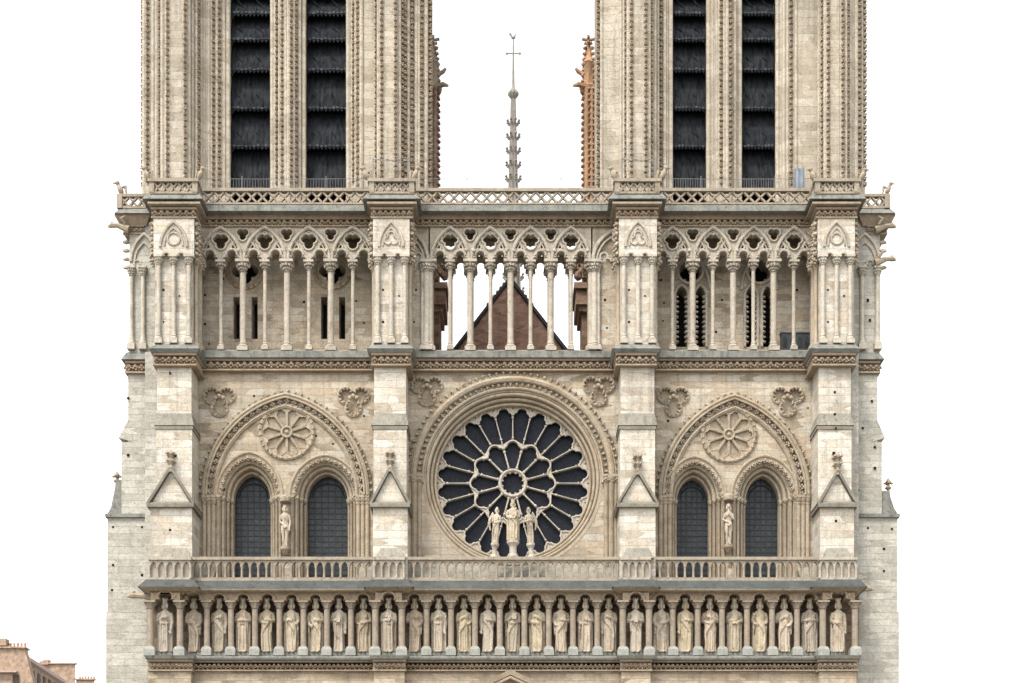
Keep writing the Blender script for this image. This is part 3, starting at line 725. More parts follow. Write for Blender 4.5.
# ---- open gallery: three arcades
def arcade(x0, x1, nmod, back=0.0, mat='trac'):
    """px x0..x1 hold nmod pointed arches"""
    A = empty('arcade', (0,back,0), cath); Y = -.30; p = (x1-x0)/nmod
    zt, zs = Z(227,Y), Z(262,Y)
    P = [(X(x0,Y), zt), (X(x0,Y), zs)]
    rolls = []
    for m_ in range(nmod):
        for h in (0, 1):
            c = X(x0+m_*p+(h+.5)*p/2, Y); hw = p/4*k(Y)-.13
            t = tref(c, zs, hw, .92); P += t; rolls.append(t)
    P += [(X(x1,Y), zs), (X(x1,Y), zt)]
    holes = []; ocs = []
    for m_ in range(nmod):
        c = X(x0+(m_+.5)*p, Y); zo = Z(241.5,Y)
        o = mfoil(c, zo, 3, 3.9*k(Y), 4.5*k(Y), -PI/2, 9); holes.append(o); ocs.append(o)
        for s in (-1, 1):
            cx = X(x0+(m_+.5)*p + s*p*.315, Y); o = mfoil(cx, Z(247.2,Y), 3, 1.5*k(Y), 1.7*k(Y), PI/2, 6); holes.append(o); ocs.append(o)
        holes.append(mfoil(c, Z(232.6,Y), 3, .8*k(Y), .9*k(Y), PI/2, 5))
    for m_ in range(1, nmod):
        o = mfoil(X(x0+m_*p,Y), Z(234.8,Y), 3, 2.9*k(Y), 3.3*k(Y), -PI/2, 8); holes.append(o); ocs.append(o)
    mb = MB(); mb.plate(P, holes, Y-.06, Y+.38, world=True)
    for t in rolls: mb.roll(t, .085, Y-.13, .07)
    for m_ in range(nmod):
        a_ = pa(x0+m_*p+1.2, x0+(m_+1)*p-1.2, 262, 228.5, Y)
        mb.roll(a_, .115, Y-.16); mb.roll(a_, .05, Y-.08, -.20)
        # crocket knobs where the arches meet
        for s in (-1, 1): mb.blob((X(x0+(m_+.5)*p+s*p*.42,Y), Y-.2, Z(252,Y)), (.16,.14,.16), 1, None, .3)
    for o in ocs: mb.roll(o, .065, Y-.10, .055, True, 5)
    mb.build('tracery', M[mat], A)
    for m_ in range(nmod*2+1):
        big = m_ % 2 == 0
        px = x0 + m_*p/2
        if not (X(x0) <= X(px) <= X(x1)): continue
        column(px, 261.5, 272.5 if big else 270.5, 343, 352 if big else 350.5, Y, .185 if big else .115, .41 if big else .30, A, 'column' if big else 'colonnette', mat, 14 if big else 10, 8 if big else 6)
    return A
arcade(199, 375, 4)
arcade(430, 591, 4)
arcade(430, 591, 4, 1.05, 'dirt_shade')                                      # twin arcade along the gallery's rear edge, its shadow painted as a darker stone
arcade(652, 814, 4)
# blind half arches on the masonry either side of the middle arcade
for s, (l, r, sx) in ((1,(407,428.5,436)), (-1,(592.5,621,591))):
    mb = MB(); mb.pbox(l, r, 226, 352, -.30, 3.0); o = mb.build('gallery_pier', M['wall'], cath)
    mm = MB()
    c0, c1 = (388, 428) if s > 0 else (593, 640)
    mm.roll(pa(c0, c1, 262, 230, -.34), .13, -.40); mm.roll(pa(c0+4, c1-4, 262, 236, -.34), .07, -.40)
    hc = 418 if s > 0 else 604
    mm.roll(tref(X(hc,-.34), Z(262,-.34), 7.5*k(0), .9), .08, -.36)
    mm.build('blind_arch', M['pale'], o)
    for q in ((426.5,.2),(422.5,.12)) if s > 0 else ((594.5,.2),(598.5,.12)):
        column(q[0], 261.5, 272, 343, 351, -.42, q[1], q[1]*1.8, o, 'colonnette', 'pale')
    putlogs([(l+9,290),(l+7,322)] if s > 0 else [(r-16,300),(r-14,328)], -.30, o)

# ---- gallery back walls behind the side arcades (Y = 2.0)
YW = 1.35
def circ_px(cx, cy, r, n=28): return [(cx+r*math.cos(2*PI*i/n), cy+r*math.sin(2*PI*i/n)) for i in range(n)]
def rect(a, b, c, d): return [(a,d),(b,d),(b,c),(a,c)]
def px_mf(cx, cy, n, d, r, rot): return [(a, b) for a, b in mfoil(cx, cy, n, d, r, rot, 7)]
bw = MB(); hl = []
for sl in (233.5, 251.5, 321, 339): hl.append(rect(sl, sl+6.2, 297, 339))
for cx in (245.3, 332.5): hl.append(px_mf(cx, 271, 4, 7.0, 6.2, PI/2))
bw.plate([(185,356),(392,356),(392,206),(185,206)], hl, YW, YW+1.4)
gw = bw.build('gallery_back_wall', M['wall'], cath)
for cx in (245.3, 332.5):
    oc = MB()
    c = circ(X(cx,YW), Z(271,YW), 19*k(YW), 48)
    oc.sweep(c, [(0,YW),(0,YW-.12),(-.16,YW-.16),(-.2,YW-.05),(-.34,YW-.05),(-.36,YW)], True)
    for (p, t) in along(circ(X(cx,YW), Z(271,YW), 17.8*k(YW), 48), .34, True): leaf(oc, p[0], YW-.12, p[1], .13, t, 1)
    oc.build('oculus_moulding', M['carv'], gw)
putlogs([(222,300),(304,302),(356,301),(205,295),(205,324),(310,325),(364,323),(209,344),(223,279)], YW, gw)
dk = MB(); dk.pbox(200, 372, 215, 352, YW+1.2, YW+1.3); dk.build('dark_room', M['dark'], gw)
bw = MB(); hl = []
WIN = [(675.5,687.5,695,705.5,690.2),(745.5,756.8,762.5,773,759.6)]
for a, b, c, d_, cx in WIN:
    for u, v in ((a,b),(c,d_)):
        P = parch(u, v, -296, 286*-1+1e-3, 8); hl.append([(u,347)] + [(x,-z) for x, z in P] + [(v,347)])
    hl.append(px_mf(cx, 271, 6, 7.5, 4.6, PI/2))
bw.plate([(640,356),(822,356),(822,206),(640,206)], hl, YW, YW+1.4)
gw2 = bw.build('gallery_back_wall', M['wall'], cath)
for a, b, c, d_, cx in WIN:
    oc = MB(); ring_ = circ(X(cx,YW), Z(271,YW), 14*k(YW), 40)
    oc.sweep(ring_, [(0,YW),(0,YW-.12),(-.13,YW-.15),(-.2,YW)], True)
    oc.roll(pa(a-4, d_+4, 290, 252, YW), .10, YW-.05)
    for u, v in ((a,b),(c,d_)):
        oc.roll([(X(u-.8,YW), Z(347,YW))] + pa(u-.8, v+.8, 296, 285, YW) + [(X(v+.8,YW), Z(347,YW))], .09, YW-.04)
        for xx in (u, v):
            for q in range(10): oc.blob((X(xx,YW)+(.06 if xx == u else -.06), YW+.02, Z(297+q*5,YW)), (.17,.18,.10), 1, None, .3)
    oc.build('window_moulding', M['pale'], gw2)
putlogs([(661,280),(664,303),(663,321),(797,290),(722,300),(716,332)], YW, gw2)
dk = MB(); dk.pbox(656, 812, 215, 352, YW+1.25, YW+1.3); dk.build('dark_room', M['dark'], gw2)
fl_ = MB()                                                              # gallery floors and ceilings
for l, r in ((194,376),(407,621),(654,821)): fl_.extr(l, r, [(-.05,351.2),(-.05,370)], 6.0)
fl_.build('gallery_floor', M['low'], cath)
cl_ = MB()
for l, r in ((194,390),(640,821)): cl_.extr(l, r, [(.0,205.5),(.0,226)], 6.0)
cl_.extr(407, 621, [(.0,206.5),(.0,226)], 2.2)
cl_.build('gallery_ceiling', M['low'], cath)

# ---- side buttresses at the ends of the front
for s in (-1, 1):
    sbt = empty('side_buttress', (0,0,0), cath)
    if s < 0: e = dict(g0=129.5, g1=158, u0=128, u1=158, m0=121.5, m1=158, l0=107.5, l1=155, cor=118, cr1=146)
    else: e = dict(g0=880, g1=852, u0=877.5, u1=850, m0=882, m1=850, l0=897.5, l1=850, cor=889, cr1=860)
    Y = -.2
    def pb(mb, a, b, t, bt, Yf=Y, Yb=13.0): mb.pbox(min(a,b), max(a,b), t, bt, Yf, Yb)
    mb = MB()
    pb(mb, e['g0'], e['g1'], 218, 352); pb(mb, e['u0'], e['u1'], 352, 442); pb(mb, e['m0'], e['m1'], 442, 516); pb(mb, e['l0'], e['l1'], 516, 700, Y-.05)
    pb(mb, e['l0']+s*1.6, e['l1'], 612, 963, Y-.12)
    mb.build('pier', M['side'], sbt)
    wl = MB()
    # sloped set-off, out to the middle stage
    xa, xb = X(e['u0'],Y), X(e['m0']+s*3.0,Y); z0, z1 = Z(437,Y), Z(425,Y)
    wl.plate([(xa-s*.3,z0-.3),(xb,z0-.05),(xa-s*.02,z1+.3)] , [], Y-.03, 13.0, world=True)
    wl.pbox(min(146,158) if s < 0 else 852, 158 if s < 0 else 860, 428, 436, Y-.6, Y+.5)
    wl.build('set_off', M['side'], sbt)
    if True:
        mb = MB(); pb(mb, (145 if s < 0 else 851), (158 if s < 0 else 858.5), 352, 592, -1.1, .2); mb.build('return_pier', M['side'], sbt)
    lg = MB(); pb(lg, e['l0']+s*2.5, e['l1'], 513.5, 517, Y-.22)
    xa, xb = X(e['m0'],Y), X(e['l0']+s*1.5,Y)
    lg.plate([(xa-s*.2, Z(514,Y)),(xb, Z(514,Y)),(xb-s*.25, Z(507,Y)),(xb-s*.6,Z(479 if s<0 else 490,Y)),(xa-s*.2, Z(479 if s<0 else 490,Y))][::(1 if s<0 else -1)], [], Y+.15, 2.2, world=True)
    lg.build('weathering', M['lead'], sbt)
    fn = MB(); xf = X(113 if s < 0 else 892, Y); zt = Z(482 if s < 0 else 489, Y)
    fn.lathe(xf, Y+.9, [(.16,zt-.5),(.12,zt+.1),(.09,zt+.2),(.22,zt+.32),(.10,zt+.46),(.09,zt+.55),(.20,zt+.68),(.02,zt+.95)], 8)
    for q in range(4): fn.blob((xf+.2*math.cos(q*PI/2), Y+.9+.2*math.sin(q*PI/2), zt+.6), (.12,.12,.08), 1)
    fn.build('finial', M['carv'], sbt)
    a, b = sorted((e['u0']+s*2.5, e['u1'])); frieze(a, b, 361, 373, Y-.25, 1.0, 6.0, sbt, mat='corn')
    # wraps round the outer side
    rt = MB(); x = X(e['u0'],Y)
    for q in range(14): leaf(rt, x+s*.14, Y+.3+q*.42, Z(366,Y), .22)
    rt.build('leaf_return', M['carv'], sbt)
    lg = MB(); a, b = sorted((e['u0']+s*2.5, e['u1'])); lg.fr(a, b, 352, 360.5, Y-.2, -.05, .22, 8.0); lg.build('ledge', M['lead'], sbt)
    # colonnettes with half arches
    for px in ((131.5,143) if s < 0 else (877.5, 862)): column(px, 267, 276, 338, 350, Y-.12, .13, .25, sbt, 'colonnette', 'pale')
    gm = MB()
    c0, c1 = ((131,158) if s < 0 else (850,879)); gm.roll(pa(c0, c1, 262, 234, Y), .11, Y-.04); gm.roll(pa(c0+4, c1-4, 262, 243, Y), .07, Y-.04)
    gm.roll(tref(X((132+143)/2 if s<0 else 870,Y), Z(267,Y), 6.2*k(Y), .8), .06, Y-.04)
    for q in range(5): gm.blob((X(e['g0'],Y)+s*.22, Y+.1, Z(233+q*8.5,Y)), (.26,.16,.13), 1, None, .3)
    gm.build('blind_arch', M['pale'], sbt)
    a, b = sorted((e['cor'], e['cr1']))
    frieze(a+6, b-2, 225, 234, Y-.15, 2.0, 5.5, sbt, 'cornice_frieze', 'corn')
    co = MB(); co.fr(a+3, b, 217, 226, Y-.1, .34, .0, 8.0); co.build('cornice', M['corn'], sbt)
    ld = MB(); ld.fr(a+3, b, 209, 215.5, Y-.3, .05, .32, 8.0); ld.build('drip_ledge', M['lead'], sbt)
    pr = MB(); Yp = Y-.3; xa, xb = X(a+1,Yp), X(b,Yp)
    pr.box(xa, xb, Yp-.14, Yp+.2, Z(197.5,Yp), Z(194.6,Yp)); pr.box(xa, xb, Yp-.1, Yp+.2, Z(209,Yp), Z(206.5,Yp))
    lattice(pr, xa+.1, xb, Z(207,Yp), Z(197,Yp), Yp, 3)
    xo = X(e['cor']+(2 if s<0 else -2), Yp)
    pr.box(xo-.16, xo+.16, Yp-.16, Yp+.2, Z(209,Yp), Z(195,Yp))
    for q in range(12):                                                  # side run going back
        y = Yp+.4+q*.6; xs = xo
        pr.tube([(xs,y,Z(207,Yp)),(xs,y+.6,Z(197,Yp))], .07, 4); pr.tube([(xs,y+.6,Z(207,Yp)),(xs,y,Z(197,Yp))], .07, 4)
    pr.box(xo-.15, xo+.15, Yp+.2, Yp+8, Z(197.3,Yp), Z(194.6,Yp)); pr.box(xo-.12, xo+.12, Yp+.2, Yp+8, Z(209,Yp), Z(206.6,Yp))
    pr.build('parapet', M['parap'], sbt)
    putlogs([(113,527),(142,527),(113,565),(142,575),(112,590),(143,616),(112,640),(143,655),(146,472),(128,398),(146,420),(128,455),(146,498)] if s < 0 else
            [(857,549),(884,549),(868,528),(892,529),(856,571),(884,571),(861,618),(886,618),(858,638),(857,400),(872,401),(863,428),(875,447),(857,468),(875,468),(858,490),(868,300),(870,320)], Y-.06, sbt)
for (px, py, s) in ((110,225.5,-1),(894,226,1),(894,259,1)):
    mb = MB(); Y = -.5; x1 = X(px,Y); x0 = x1 - s*1.15; z = Z(py,Y)
    mb.tube([(x0,Y,z-.25),(x0+s*.35,Y,z-.12),(x0+s*.7,Y,z),(x1-s*.1,Y,z+.02),(x1+s*.12,Y,z-.08)], [.24,.2,.14,.17,.07], 8)
    mb.blob((x1-s*.12,Y,z+.14), (.10,.16,.09), 1); mb.tube([(x0+s*.2,Y-.15,z+.02),(x0+s*.4,Y-.3,z+.3),(x0+s*.15,Y-.3,z+.45)], [.08,.12,.03], 6)
    mb.build('gargoyle', M['carv' if s < 0 else 'dirt_shade'], cath)
for (px, py, s) in ((128,596,-1),(872,589,1)):
    mb = MB(); Y = -1.9; x1 = X(px,Y); x0 = x1 - s*1.4; z = Z(py,Y)
    mb.tube([(x0,Y,z-.1),(x0+s*.5,Y,z),(x1-s*.25,Y,z+.05),(x1+s*.05,Y,z-.02)], [.2,.16,.2,.08], 8)
    mb.blob((x1-s*.35,Y,z+.2), (.12,.2,.12), 1); mb.build('gargoyle', M['dirt_shade'], cath)
def chimera(px, py, Y, s, h=1.0):
    h *= .82
    mb = MB(); x, z = X(px,Y), Z(py,Y)
    mb.blob((x,Y,z+.35*h), (.22*h,.28*h,.40*h), 2, Matrix.Rotation(s*.4,3,'Y')); mb.blob((x+s*.22*h,Y-.05,z+.85*h), (.17*h,.17*h,.17*h), 2)
    mb.tube([(x+s*.05*h,Y,z+.5*h),(x+s*.2*h,Y-.04,z+.82*h)], [.16*h,.12*h], 8); mb.tube([(x+s*.3*h,Y-.08,z+.86*h),(x+s*.58*h,Y-.1,z+.78*h)], [.10*h,.03*h], 6)
    mb.tube([(x-s*.05*h,Y+.18*h,z+.6*h),(x-s*.3*h,Y+.25*h,z+.75*h),(x-s*.42*h,Y+.2*h,z+.1*h)], [.1*h,.14*h,.05*h], 6)
    mb.build('chimera', M['dirt_shade'], cath)
for a in ((120.5,194.5,-.4,-1,.95),(888,194,-.4,1,.85),(147,179.5,-2.2,-1,.9),(200,179.5,-1.8,1,.9),(366,180,-2.0,-1,.95),(415,180,-2.0,1,.95),(614,180,-2.0,-1,.95),(663,180,-2.0,1,1.0),(813,181,-2.0,-1,.95),(862,181,-2.0,1,.9)): chimera(*a)

# ---- balustrade over the statue gallery, statue gallery itself
def balus(l, r, Y, n, blind=False, name='balustrade'):
    B = MB(); p = (r-l)/n; zt, zb4 = Z(560,Y), Z(578.5,Y)
    holes = []
    for i in range(n):
        c = X(l+(i+.5)*p,Y); hw = p*.385*k(Y); a_ = parch(c-hw, c+hw, Z(567,Y), Z(561.8,Y), 6)
        holes.append([(c-hw,Z(577.6,Y))] + a_ + [(c+hw,Z(577.6,Y))])
    B.plate([(X(l,Y),zb4),(X(r,Y),zb4),(X(r,Y),zt),(X(l,Y),zt)], holes, Y, Y+.22, world=True)
    B.box(X(l,Y)-.06, X(r,Y)+.06, Y-.12, Y+.3, Z(560.2,Y), Z(557.2,Y)); B.box(X(l,Y), X(r,Y), Y-.08, Y+.28, Z(581,Y), Z(577.8,Y))
    for i in range(n+1):
        x = X(l+i*p,Y); B.lathe(x, Y-.03, [(.085,Z(578,Y)),(.06,Z(576,Y)),(.052,Z(568.5,Y)),(.10,Z(566,Y)),(.10,Z(565,Y))], 8)
    if blind: B.box(X(l,Y)+.02, X(r,Y)-.02, Y+.14, Y+.3, Z(578,Y), Z(560.5,Y))
    return B.build(name, M['parap' if not blind else 'trac'], cath)
KB = [(149.5,190.5),(374.5,404),(622,650),(820,856)]                       # projecting parts of the statue gallery (px)
YK, YKB = -2.35, -2.95
BAL = [(190.5,375.5),(403.5,623),(649.5,821)]
for (l, r), n in zip(BAL, (22,26,20)): balus(l+2, r-2, YK+.25, n)
for (l, r) in KB: balus(l, r, YKB+.25, 5 if r-l > 33 else 4, True)
for l, r in ((196,217),(408,619),(360,374),(657,664),(797,818)):
    mb = MB(); mb.extr(l, r, [(-.02,566),(-1.5,582)], .3); mb.build('walk_sill', M['slope'], cath)
sg = empty('statue_gallery', (0,0,0), cath)
for (l, r) in BAL:
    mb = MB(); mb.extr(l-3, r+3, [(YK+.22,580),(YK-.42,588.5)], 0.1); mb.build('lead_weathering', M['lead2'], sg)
    mb = MB(); mb.extr(l-3, r+3, [(YK-.44,588.6),(YK-.40,590.2),(YK-.12,592)], 0.1); mb.build('drip_moulding', M['carv'], sg)
    frieze(l, r, 589.6, 593.6, YK-.02, -.6, 5.4, sg, 'leaf_frieze', 'corn', False)
    mb = MB(); mb.extr(l-3, r+3, [(YK-.28,656.2),(YK-.34,657.5),(YK-.30,659.5),(YK-.1,660.5)], 0.1); mb.build('floor_ledge', M['lead'], sg)
    frieze(l-2, r+2, 660.5, 671, YK-.05, .2, 4.6, sg, 'band_frieze', 'corn')
for (l, r) in KB:
    lo, hi = l-1.5, r+1.5
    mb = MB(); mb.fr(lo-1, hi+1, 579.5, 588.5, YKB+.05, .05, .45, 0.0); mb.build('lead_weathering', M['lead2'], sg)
    mb = MB(); mb.fr(lo, hi, 588.6, 591, YKB+.02, .42, .16, 0.0); mb.build('drip_moulding', M['carv'], sg)
    frieze(lo, hi, 589.6, 593.6, YKB+.02, -.6, 5.0, sg, 'leaf_frieze', 'corn', False)
    mb = MB(); mb.fr(lo, hi, 655.8, 659, YKB-.05, .20, .12, 0.0); mb.build('floor_ledge', M['lead'], sg)
    frieze(lo, hi, 659.5, 671, YKB-.02, .2, 4.6, sg, 'band_frieze', 'corn')
# back wall of the gallery and core
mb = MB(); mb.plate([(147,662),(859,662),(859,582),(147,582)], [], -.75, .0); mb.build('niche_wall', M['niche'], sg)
KX = [165,194,219.4,243.2,267,291.4,315.7,339,363.6,388.7,414.8,438.8,464,488,512.6,537,561,585.6,608.7,635.5,661.3,685.4,710,734.4,759.6,784,809.7,838]
KC = [150.5,180,207,231,255,279.5,303.5,327,351,375.3,401.8,426.5,451,475,499.8,524.4,548.7,573,597.3,622.8,649,672.7,697.6,722,747,772,797,822.8,855]
inB = lambda i: i in (0, 9, 19, 27)
for i, px in enumerate(KC):
    b = i in (0,1,9,10,19,20,27,28)
    Y = (YKB if b else YK)+.22
    column(px, 601.5, 608.5, 646.8, 656.3, Y, .19 if b else .175, .34 if b else .30, sg, 'column', 'kcol', 12, 6, True)
# trefoil canopies between the columns
cn_b = {}
for i, px in enumerate(KX):
    b = inB(i); Y = (YKB if b else YK)+.10
    l, r = KC[i], KC[i+1]; xl, xr = X(l,Y), X(r,Y); hw = (xr-xl)/2-.12; c = (xl+xr)/2; zs = Z(604.2,Y)
    mb = MB(); t = tref(c, zs, hw, .78)
    mb.plate([(xl+.002,Z(592.6,Y)),(xl+.002,zs-.18)] + [(c-hw,zs-.18)] + t + [(c+hw,zs-.18)] + [(xr-.002,zs-.18),(xr-.002,Z(592.6,Y))], [], Y, Y+1.3, world=True)
    mb.roll(t, .06, Y-.02, .05)
    for q in (-1,1): mb.blob((c+q*hw*.72, Y-.03, zs+.62*hw), (.10,.07,.10), 1)
    mb.build('trefoil_canopy', M['corn'], sg)
    pd = MB(); pd.fr(px-7.3, px+7.3, 652.5, 656.2, Y+.25, -.02, .0, -1.0); pd.build('statue_plinth', M['lead'], sg)

# ---- lower front with three portals
lw = MB(); Yl = -2.1
def portal_hole(cx, w, apex, Y):
    x = X(cx,Y); P = parch(x-w, x+w, 7.6, apex, 16); return [(x-w, .02)] + P + [(x+w, .02)]
PT = [(278,3.4,13.6),(510.5,4.0,15.2),(738,3.3,13.4)]
lw.plate([(X(148,Yl),0),(X(858,Yl),0),(X(858,Yl),Z(660,Yl)),(X(148,Yl),Z(660,Yl))], [portal_hole(c, w, a, Yl) for c, w, a in PT], Yl, 1.5, world=True)
lw.build('lower_wall', M['low'], cath)
for i, (l, r) in enumerate(KB):
    mb = MB(); mb.pbox(l-.5, r+.5, 670, 964, YKB+.2, -2.0); mb.build('lower_buttress', M['low'], cath)
for c, w, a in PT:
    p = empty('portal', (0,0,0), cath); x = X(c,Yl); mid = w == 4.0
    gm = MB(); g_apex = Z(669 if mid else 678, Yl-.4)
    gw_ = w+1.2
    if mid: P = [(x-gw_*.95, g_apex-2.4),(x,g_apex),(x+gw_*.95,g_apex-2.4)]
    else: P = [(x-gw_*1.1, g_apex-4.6),(x,g_apex),(x+gw_*1.1,g_apex-4.6)]
    gm.sweep(P, [(-.32,Yl-.05),(-.30,Yl-.45),(-.02,Yl-.5),(.0,Yl-.05)]); gm.roll(P, .09, Yl-.45, -.45)
    gm.build('gable_moulding', M['corn'], p)
    st = MB()
    for q in range(5):
        e = q*.32; y0 = Yl + .05 + q*.45
        ring_ = [(x-w+e, .05)] + parch(x-w+e, x+w-e, 7.6, a-e, 16) + [(x+w-e, .05)]
        st.roll(ring_, .22, y0, 0, False, 8)
    st.build('archivolt', M['carv'], p)
    dr = MB(); dr.box(x-w+.2, x+w-.2, 1.0, 1.2, 0, 7.0); dr.build('door', M['door'], p)
    ty = MB(); ty.plate([(x-w+.1,7.0)] + parch(x-w+.1, x+w-.1, 7.6, a-.2, 12) + [(x+w-.1,7.0)], [], .9, 1.3, world=True); ty.build('tympanum', M['carv'], p)

# ---- towers
ZT0, ZT1 = Z(205, 1.0), 76.0
def tower(piers, openings, side):
    t = empty('tower', (0,0,0), cath)
    for outline, shafts, rows, deep in piers:
        P = [(X(px,Y), Y) for px, Y in outline]
        mb = MB()
        poly = P + [(P[-1][0], 4.6), (P[0][0], 4.6)]
        mb.prism(poly, ZT0-2, ZT1-2.5)
        for px, Y, r in shafts: mb.lathe(X(px,Y), Y, [(r*1.3,ZT0-1),(r,ZT0-.8),(r,ZT1-2.5)], 8)
        o = mb.build('pier', M['tow'], t)
        for px, Y, sx in rows:
            cr = MB()
            x = X(px,Y); z = Z(186, Y) + random.uniform(0,.3)
            while z < ZT1-3:
                cr.blob((x+sx*.07, Y-.06, z), (.12+.05*abs(sx),.17,.115), 1, Matrix.Rotation(random.uniform(-.4,.4),3,'Y'), .35)
                cr.blob((x+sx*.2, Y-.18, z+.085), (.065+.03*abs(sx),.075,.065), 1, None, .3)
                z += .355
            cr.build('crockets', M['corn'], o)  # shadow cast by the hooks is put into this darker brown
    for l, r in openings:
        edges = [-27, -6, 14, 40, 70.5, 109, 147, 190]
        Yl0 = 2.9
        for a, b in zip(edges[:-1], edges[1:]):
            mb = MB(); x0, x1 = X(l-2,Yl0), X(r+2,Yl0); zt, zb5 = Z(a,Yl0)+.1, Z(b,Yl0); n = 11
            yb = Yl0+.75; yf = Yl0-.05; p = (x1-x0)/n
            s = len(mb.v)
            # sloping board with a toothed drip edge
            row = []
            for i in range(2*n+1):
                row.append((x0+i*p/2, yf, zb5 - (.20 if i % 2 else 0)))
            mb.v += [(x0,yb,zt),(x1,yb,zt)] + row
            m0 = s+2
            mb.v += [(x0, yf+.02, zb5+.22),(x1, yf+.02, zb5+.22)]
            q = m0+len(row)
            mb.f.append([s, s+1, q+1, q]); mb.f.append([q, q+1] + [m0+i for i in reversed(range(len(row)))])
            # brackets
            for bx in (.28,.72):
                mb.tube([(x0+(x1-x0)*bx-.25, yf+.25, zb5+1.0),(x0+(x1-x0)*bx+.2, yf+.18, zb5+.45)], .05, 4)
            for j in range(7): mb.box(x0+(j+.5)*(x1-x0)/7-.018, x0+(j+.5)*(x1-x0)/7+.018, yf-.02+.0, yf+.0, zb5+.02, zb5+.5)
            mb.build('louvre', M['louvre'], t)
            eb = MB()
            for i in range(n): eb.box(x0+i*p+.03, x0+(i+.8)*p, yf-.035, yf-.004, zb5-.02+random.uniform(-.02,.05), zb5+random.uniform(.05,.16))
            eb.build('lit_edge_strips', M['lbrd'], t)  # strips that carry the painted light along each slat's lower edge
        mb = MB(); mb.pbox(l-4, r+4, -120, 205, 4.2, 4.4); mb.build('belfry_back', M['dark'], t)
    return t
YT = 1.0
left = [
  ([(143.5,2.2),(146,1.7),(152,1.7),(156,1.5),(160,1.2),(164,1.0),(166,.75),(186,.75),(189,1.0),(193,1.35),(198,1.6),(200,1.9),(203,2.0),(212,2.0),(215,2.2),(222,2.3),(225,2.5),(230.5,2.6),(230.5,3.2)],
   [(144.5,1.85,.16),(153.5,1.55,.14),(157,1.35,.13),(162.5,1.05,.14),(189,1.0,.13),(192.3,1.25,.12),(196,1.5,.13),(201,1.9,.12),(204,1.98,.09),(209,1.98,.07),(216.3,2.2,.14),(223.5,2.42,.15),(228,2.55,.16)],
   [(143.6,2.0,-.4),(147.5,1.68,0),(160,1.2,0),(167.6,.75,0),(185.3,.75,0),(198.8,1.6,0),(213.6,2.1,0),(219.6,2.25,0)], 0),
  ([(270.3,3.2),(270.3,2.6),(275,2.4),(279,2.2),(284,1.9),(292,1.9),(297,2.2),(301,2.4),(306,2.6),(306,3.2)],
   [(272.5,2.55,.15),(279.6,2.2,.10),(286,1.9,.10),(288.7,1.85,.13),(293.7,2.0,.10),(299.5,2.3,.12),(303.8,2.5,.15)],
   [(276.8,2.3,0),(282.2,2.0,0),(291.2,1.88,0),(296.3,2.15,0)], 0),
  ([(346,3.2),(346,2.6),(351,2.4),(356,2.2),(360,2.0),(374,2.0),(377,1.5),(379,.8),(397,.8),(400,1.1),(406,1.35),(414,1.6),(424,1.7),(428,1.9),(430.5,2.3)],
   [(348.5,2.5,.15),(355.6,2.25,.11),(361.5,2.0,.13),(374.8,1.8,.06),(378.6,1.0,.12),(399.5,1.0,.12),(408,1.4,.14),(416,1.6,.13),(419,1.62,.1),(426,1.75,.14)],
   [(353.3,2.3,0),(357.8,2.15,0),(376.2,1.6,0),(381.7,.8,0),(395.6,.8,0),(403.2,1.2,0),(405.5,1.25,0),(412.5,1.5,0),(422,1.65,0),(430.0,2.0,.4)], 0)]
right = [
  ([(596.5,2.3),(599,1.9),(602,1.7),(620,1.6),(624,1.4),(628,1.0),(630,.8),(648,.8),(651,1.1),(655,1.5),(659,2.0),(663,2.2),(668,2.4),(672.8,2.6),(672.8,3.2)],
   [(601.5,1.7,.10),(621,1.55,.12),(624,1.3,.09),(628.3,.95,.12),(649,.95,.12),(654.5,1.45,.14),(657.5,1.75,.12),(664.5,2.2,.13),(667,2.35,.1),(670.5,2.5,.15)],
   [(598.8,1.85,-.4),(626,1.2,0),(631.3,.8,0),(645.8,.8,0),(651.5,1.2,0),(661,2.05,0)], 0),
  ([(706.2,3.2),(706.2,2.6),(711,2.4),(716,2.2),(720,1.9),(731,1.9),(735,2.2),(738,2.4),(742,2.6),(742,3.2)],
   [(708.5,2.5,.15),(713,2.35,.1),(717,2.15,.12),(724,1.88,.10),(727,1.86,.12),(734.5,2.1,.11),(739.5,2.5,.15)],
   [(720.8,1.9,0),(730.8,1.9,0)], 0),
  ([(775.3,3.2),(775.3,2.6),(780,2.4),(786,2.2),(792,2.0),(797,1.9),(818,1.9),(820,1.6),(824,1.1),(826,.8),(844,.8),(847,1.1),(852,1.4),(858,1.6),(863,1.7),(865,2.2)],
   [(777.6,2.5,.15),(784,2.25,.13),(787.5,2.1,.1),(796,1.92,.11),(819,1.7,.1),(825.2,.95,.12),(838.5,.8,.05),(845.5,.95,.12),(850,1.25,.10),(856,1.5,.12)],
   [(791,2.0,0),(822,1.35,0),(828.2,.8,0),(842.8,.8,0),(847.8,1.1,0),(860,1.62,0),(864.0,1.95,.4)], 0)]
tl = tower(left, ((230.5,270.3),(306,346)), -1)
trr = tower(right, ((672.8,706.2),(742,775.3)), 1)
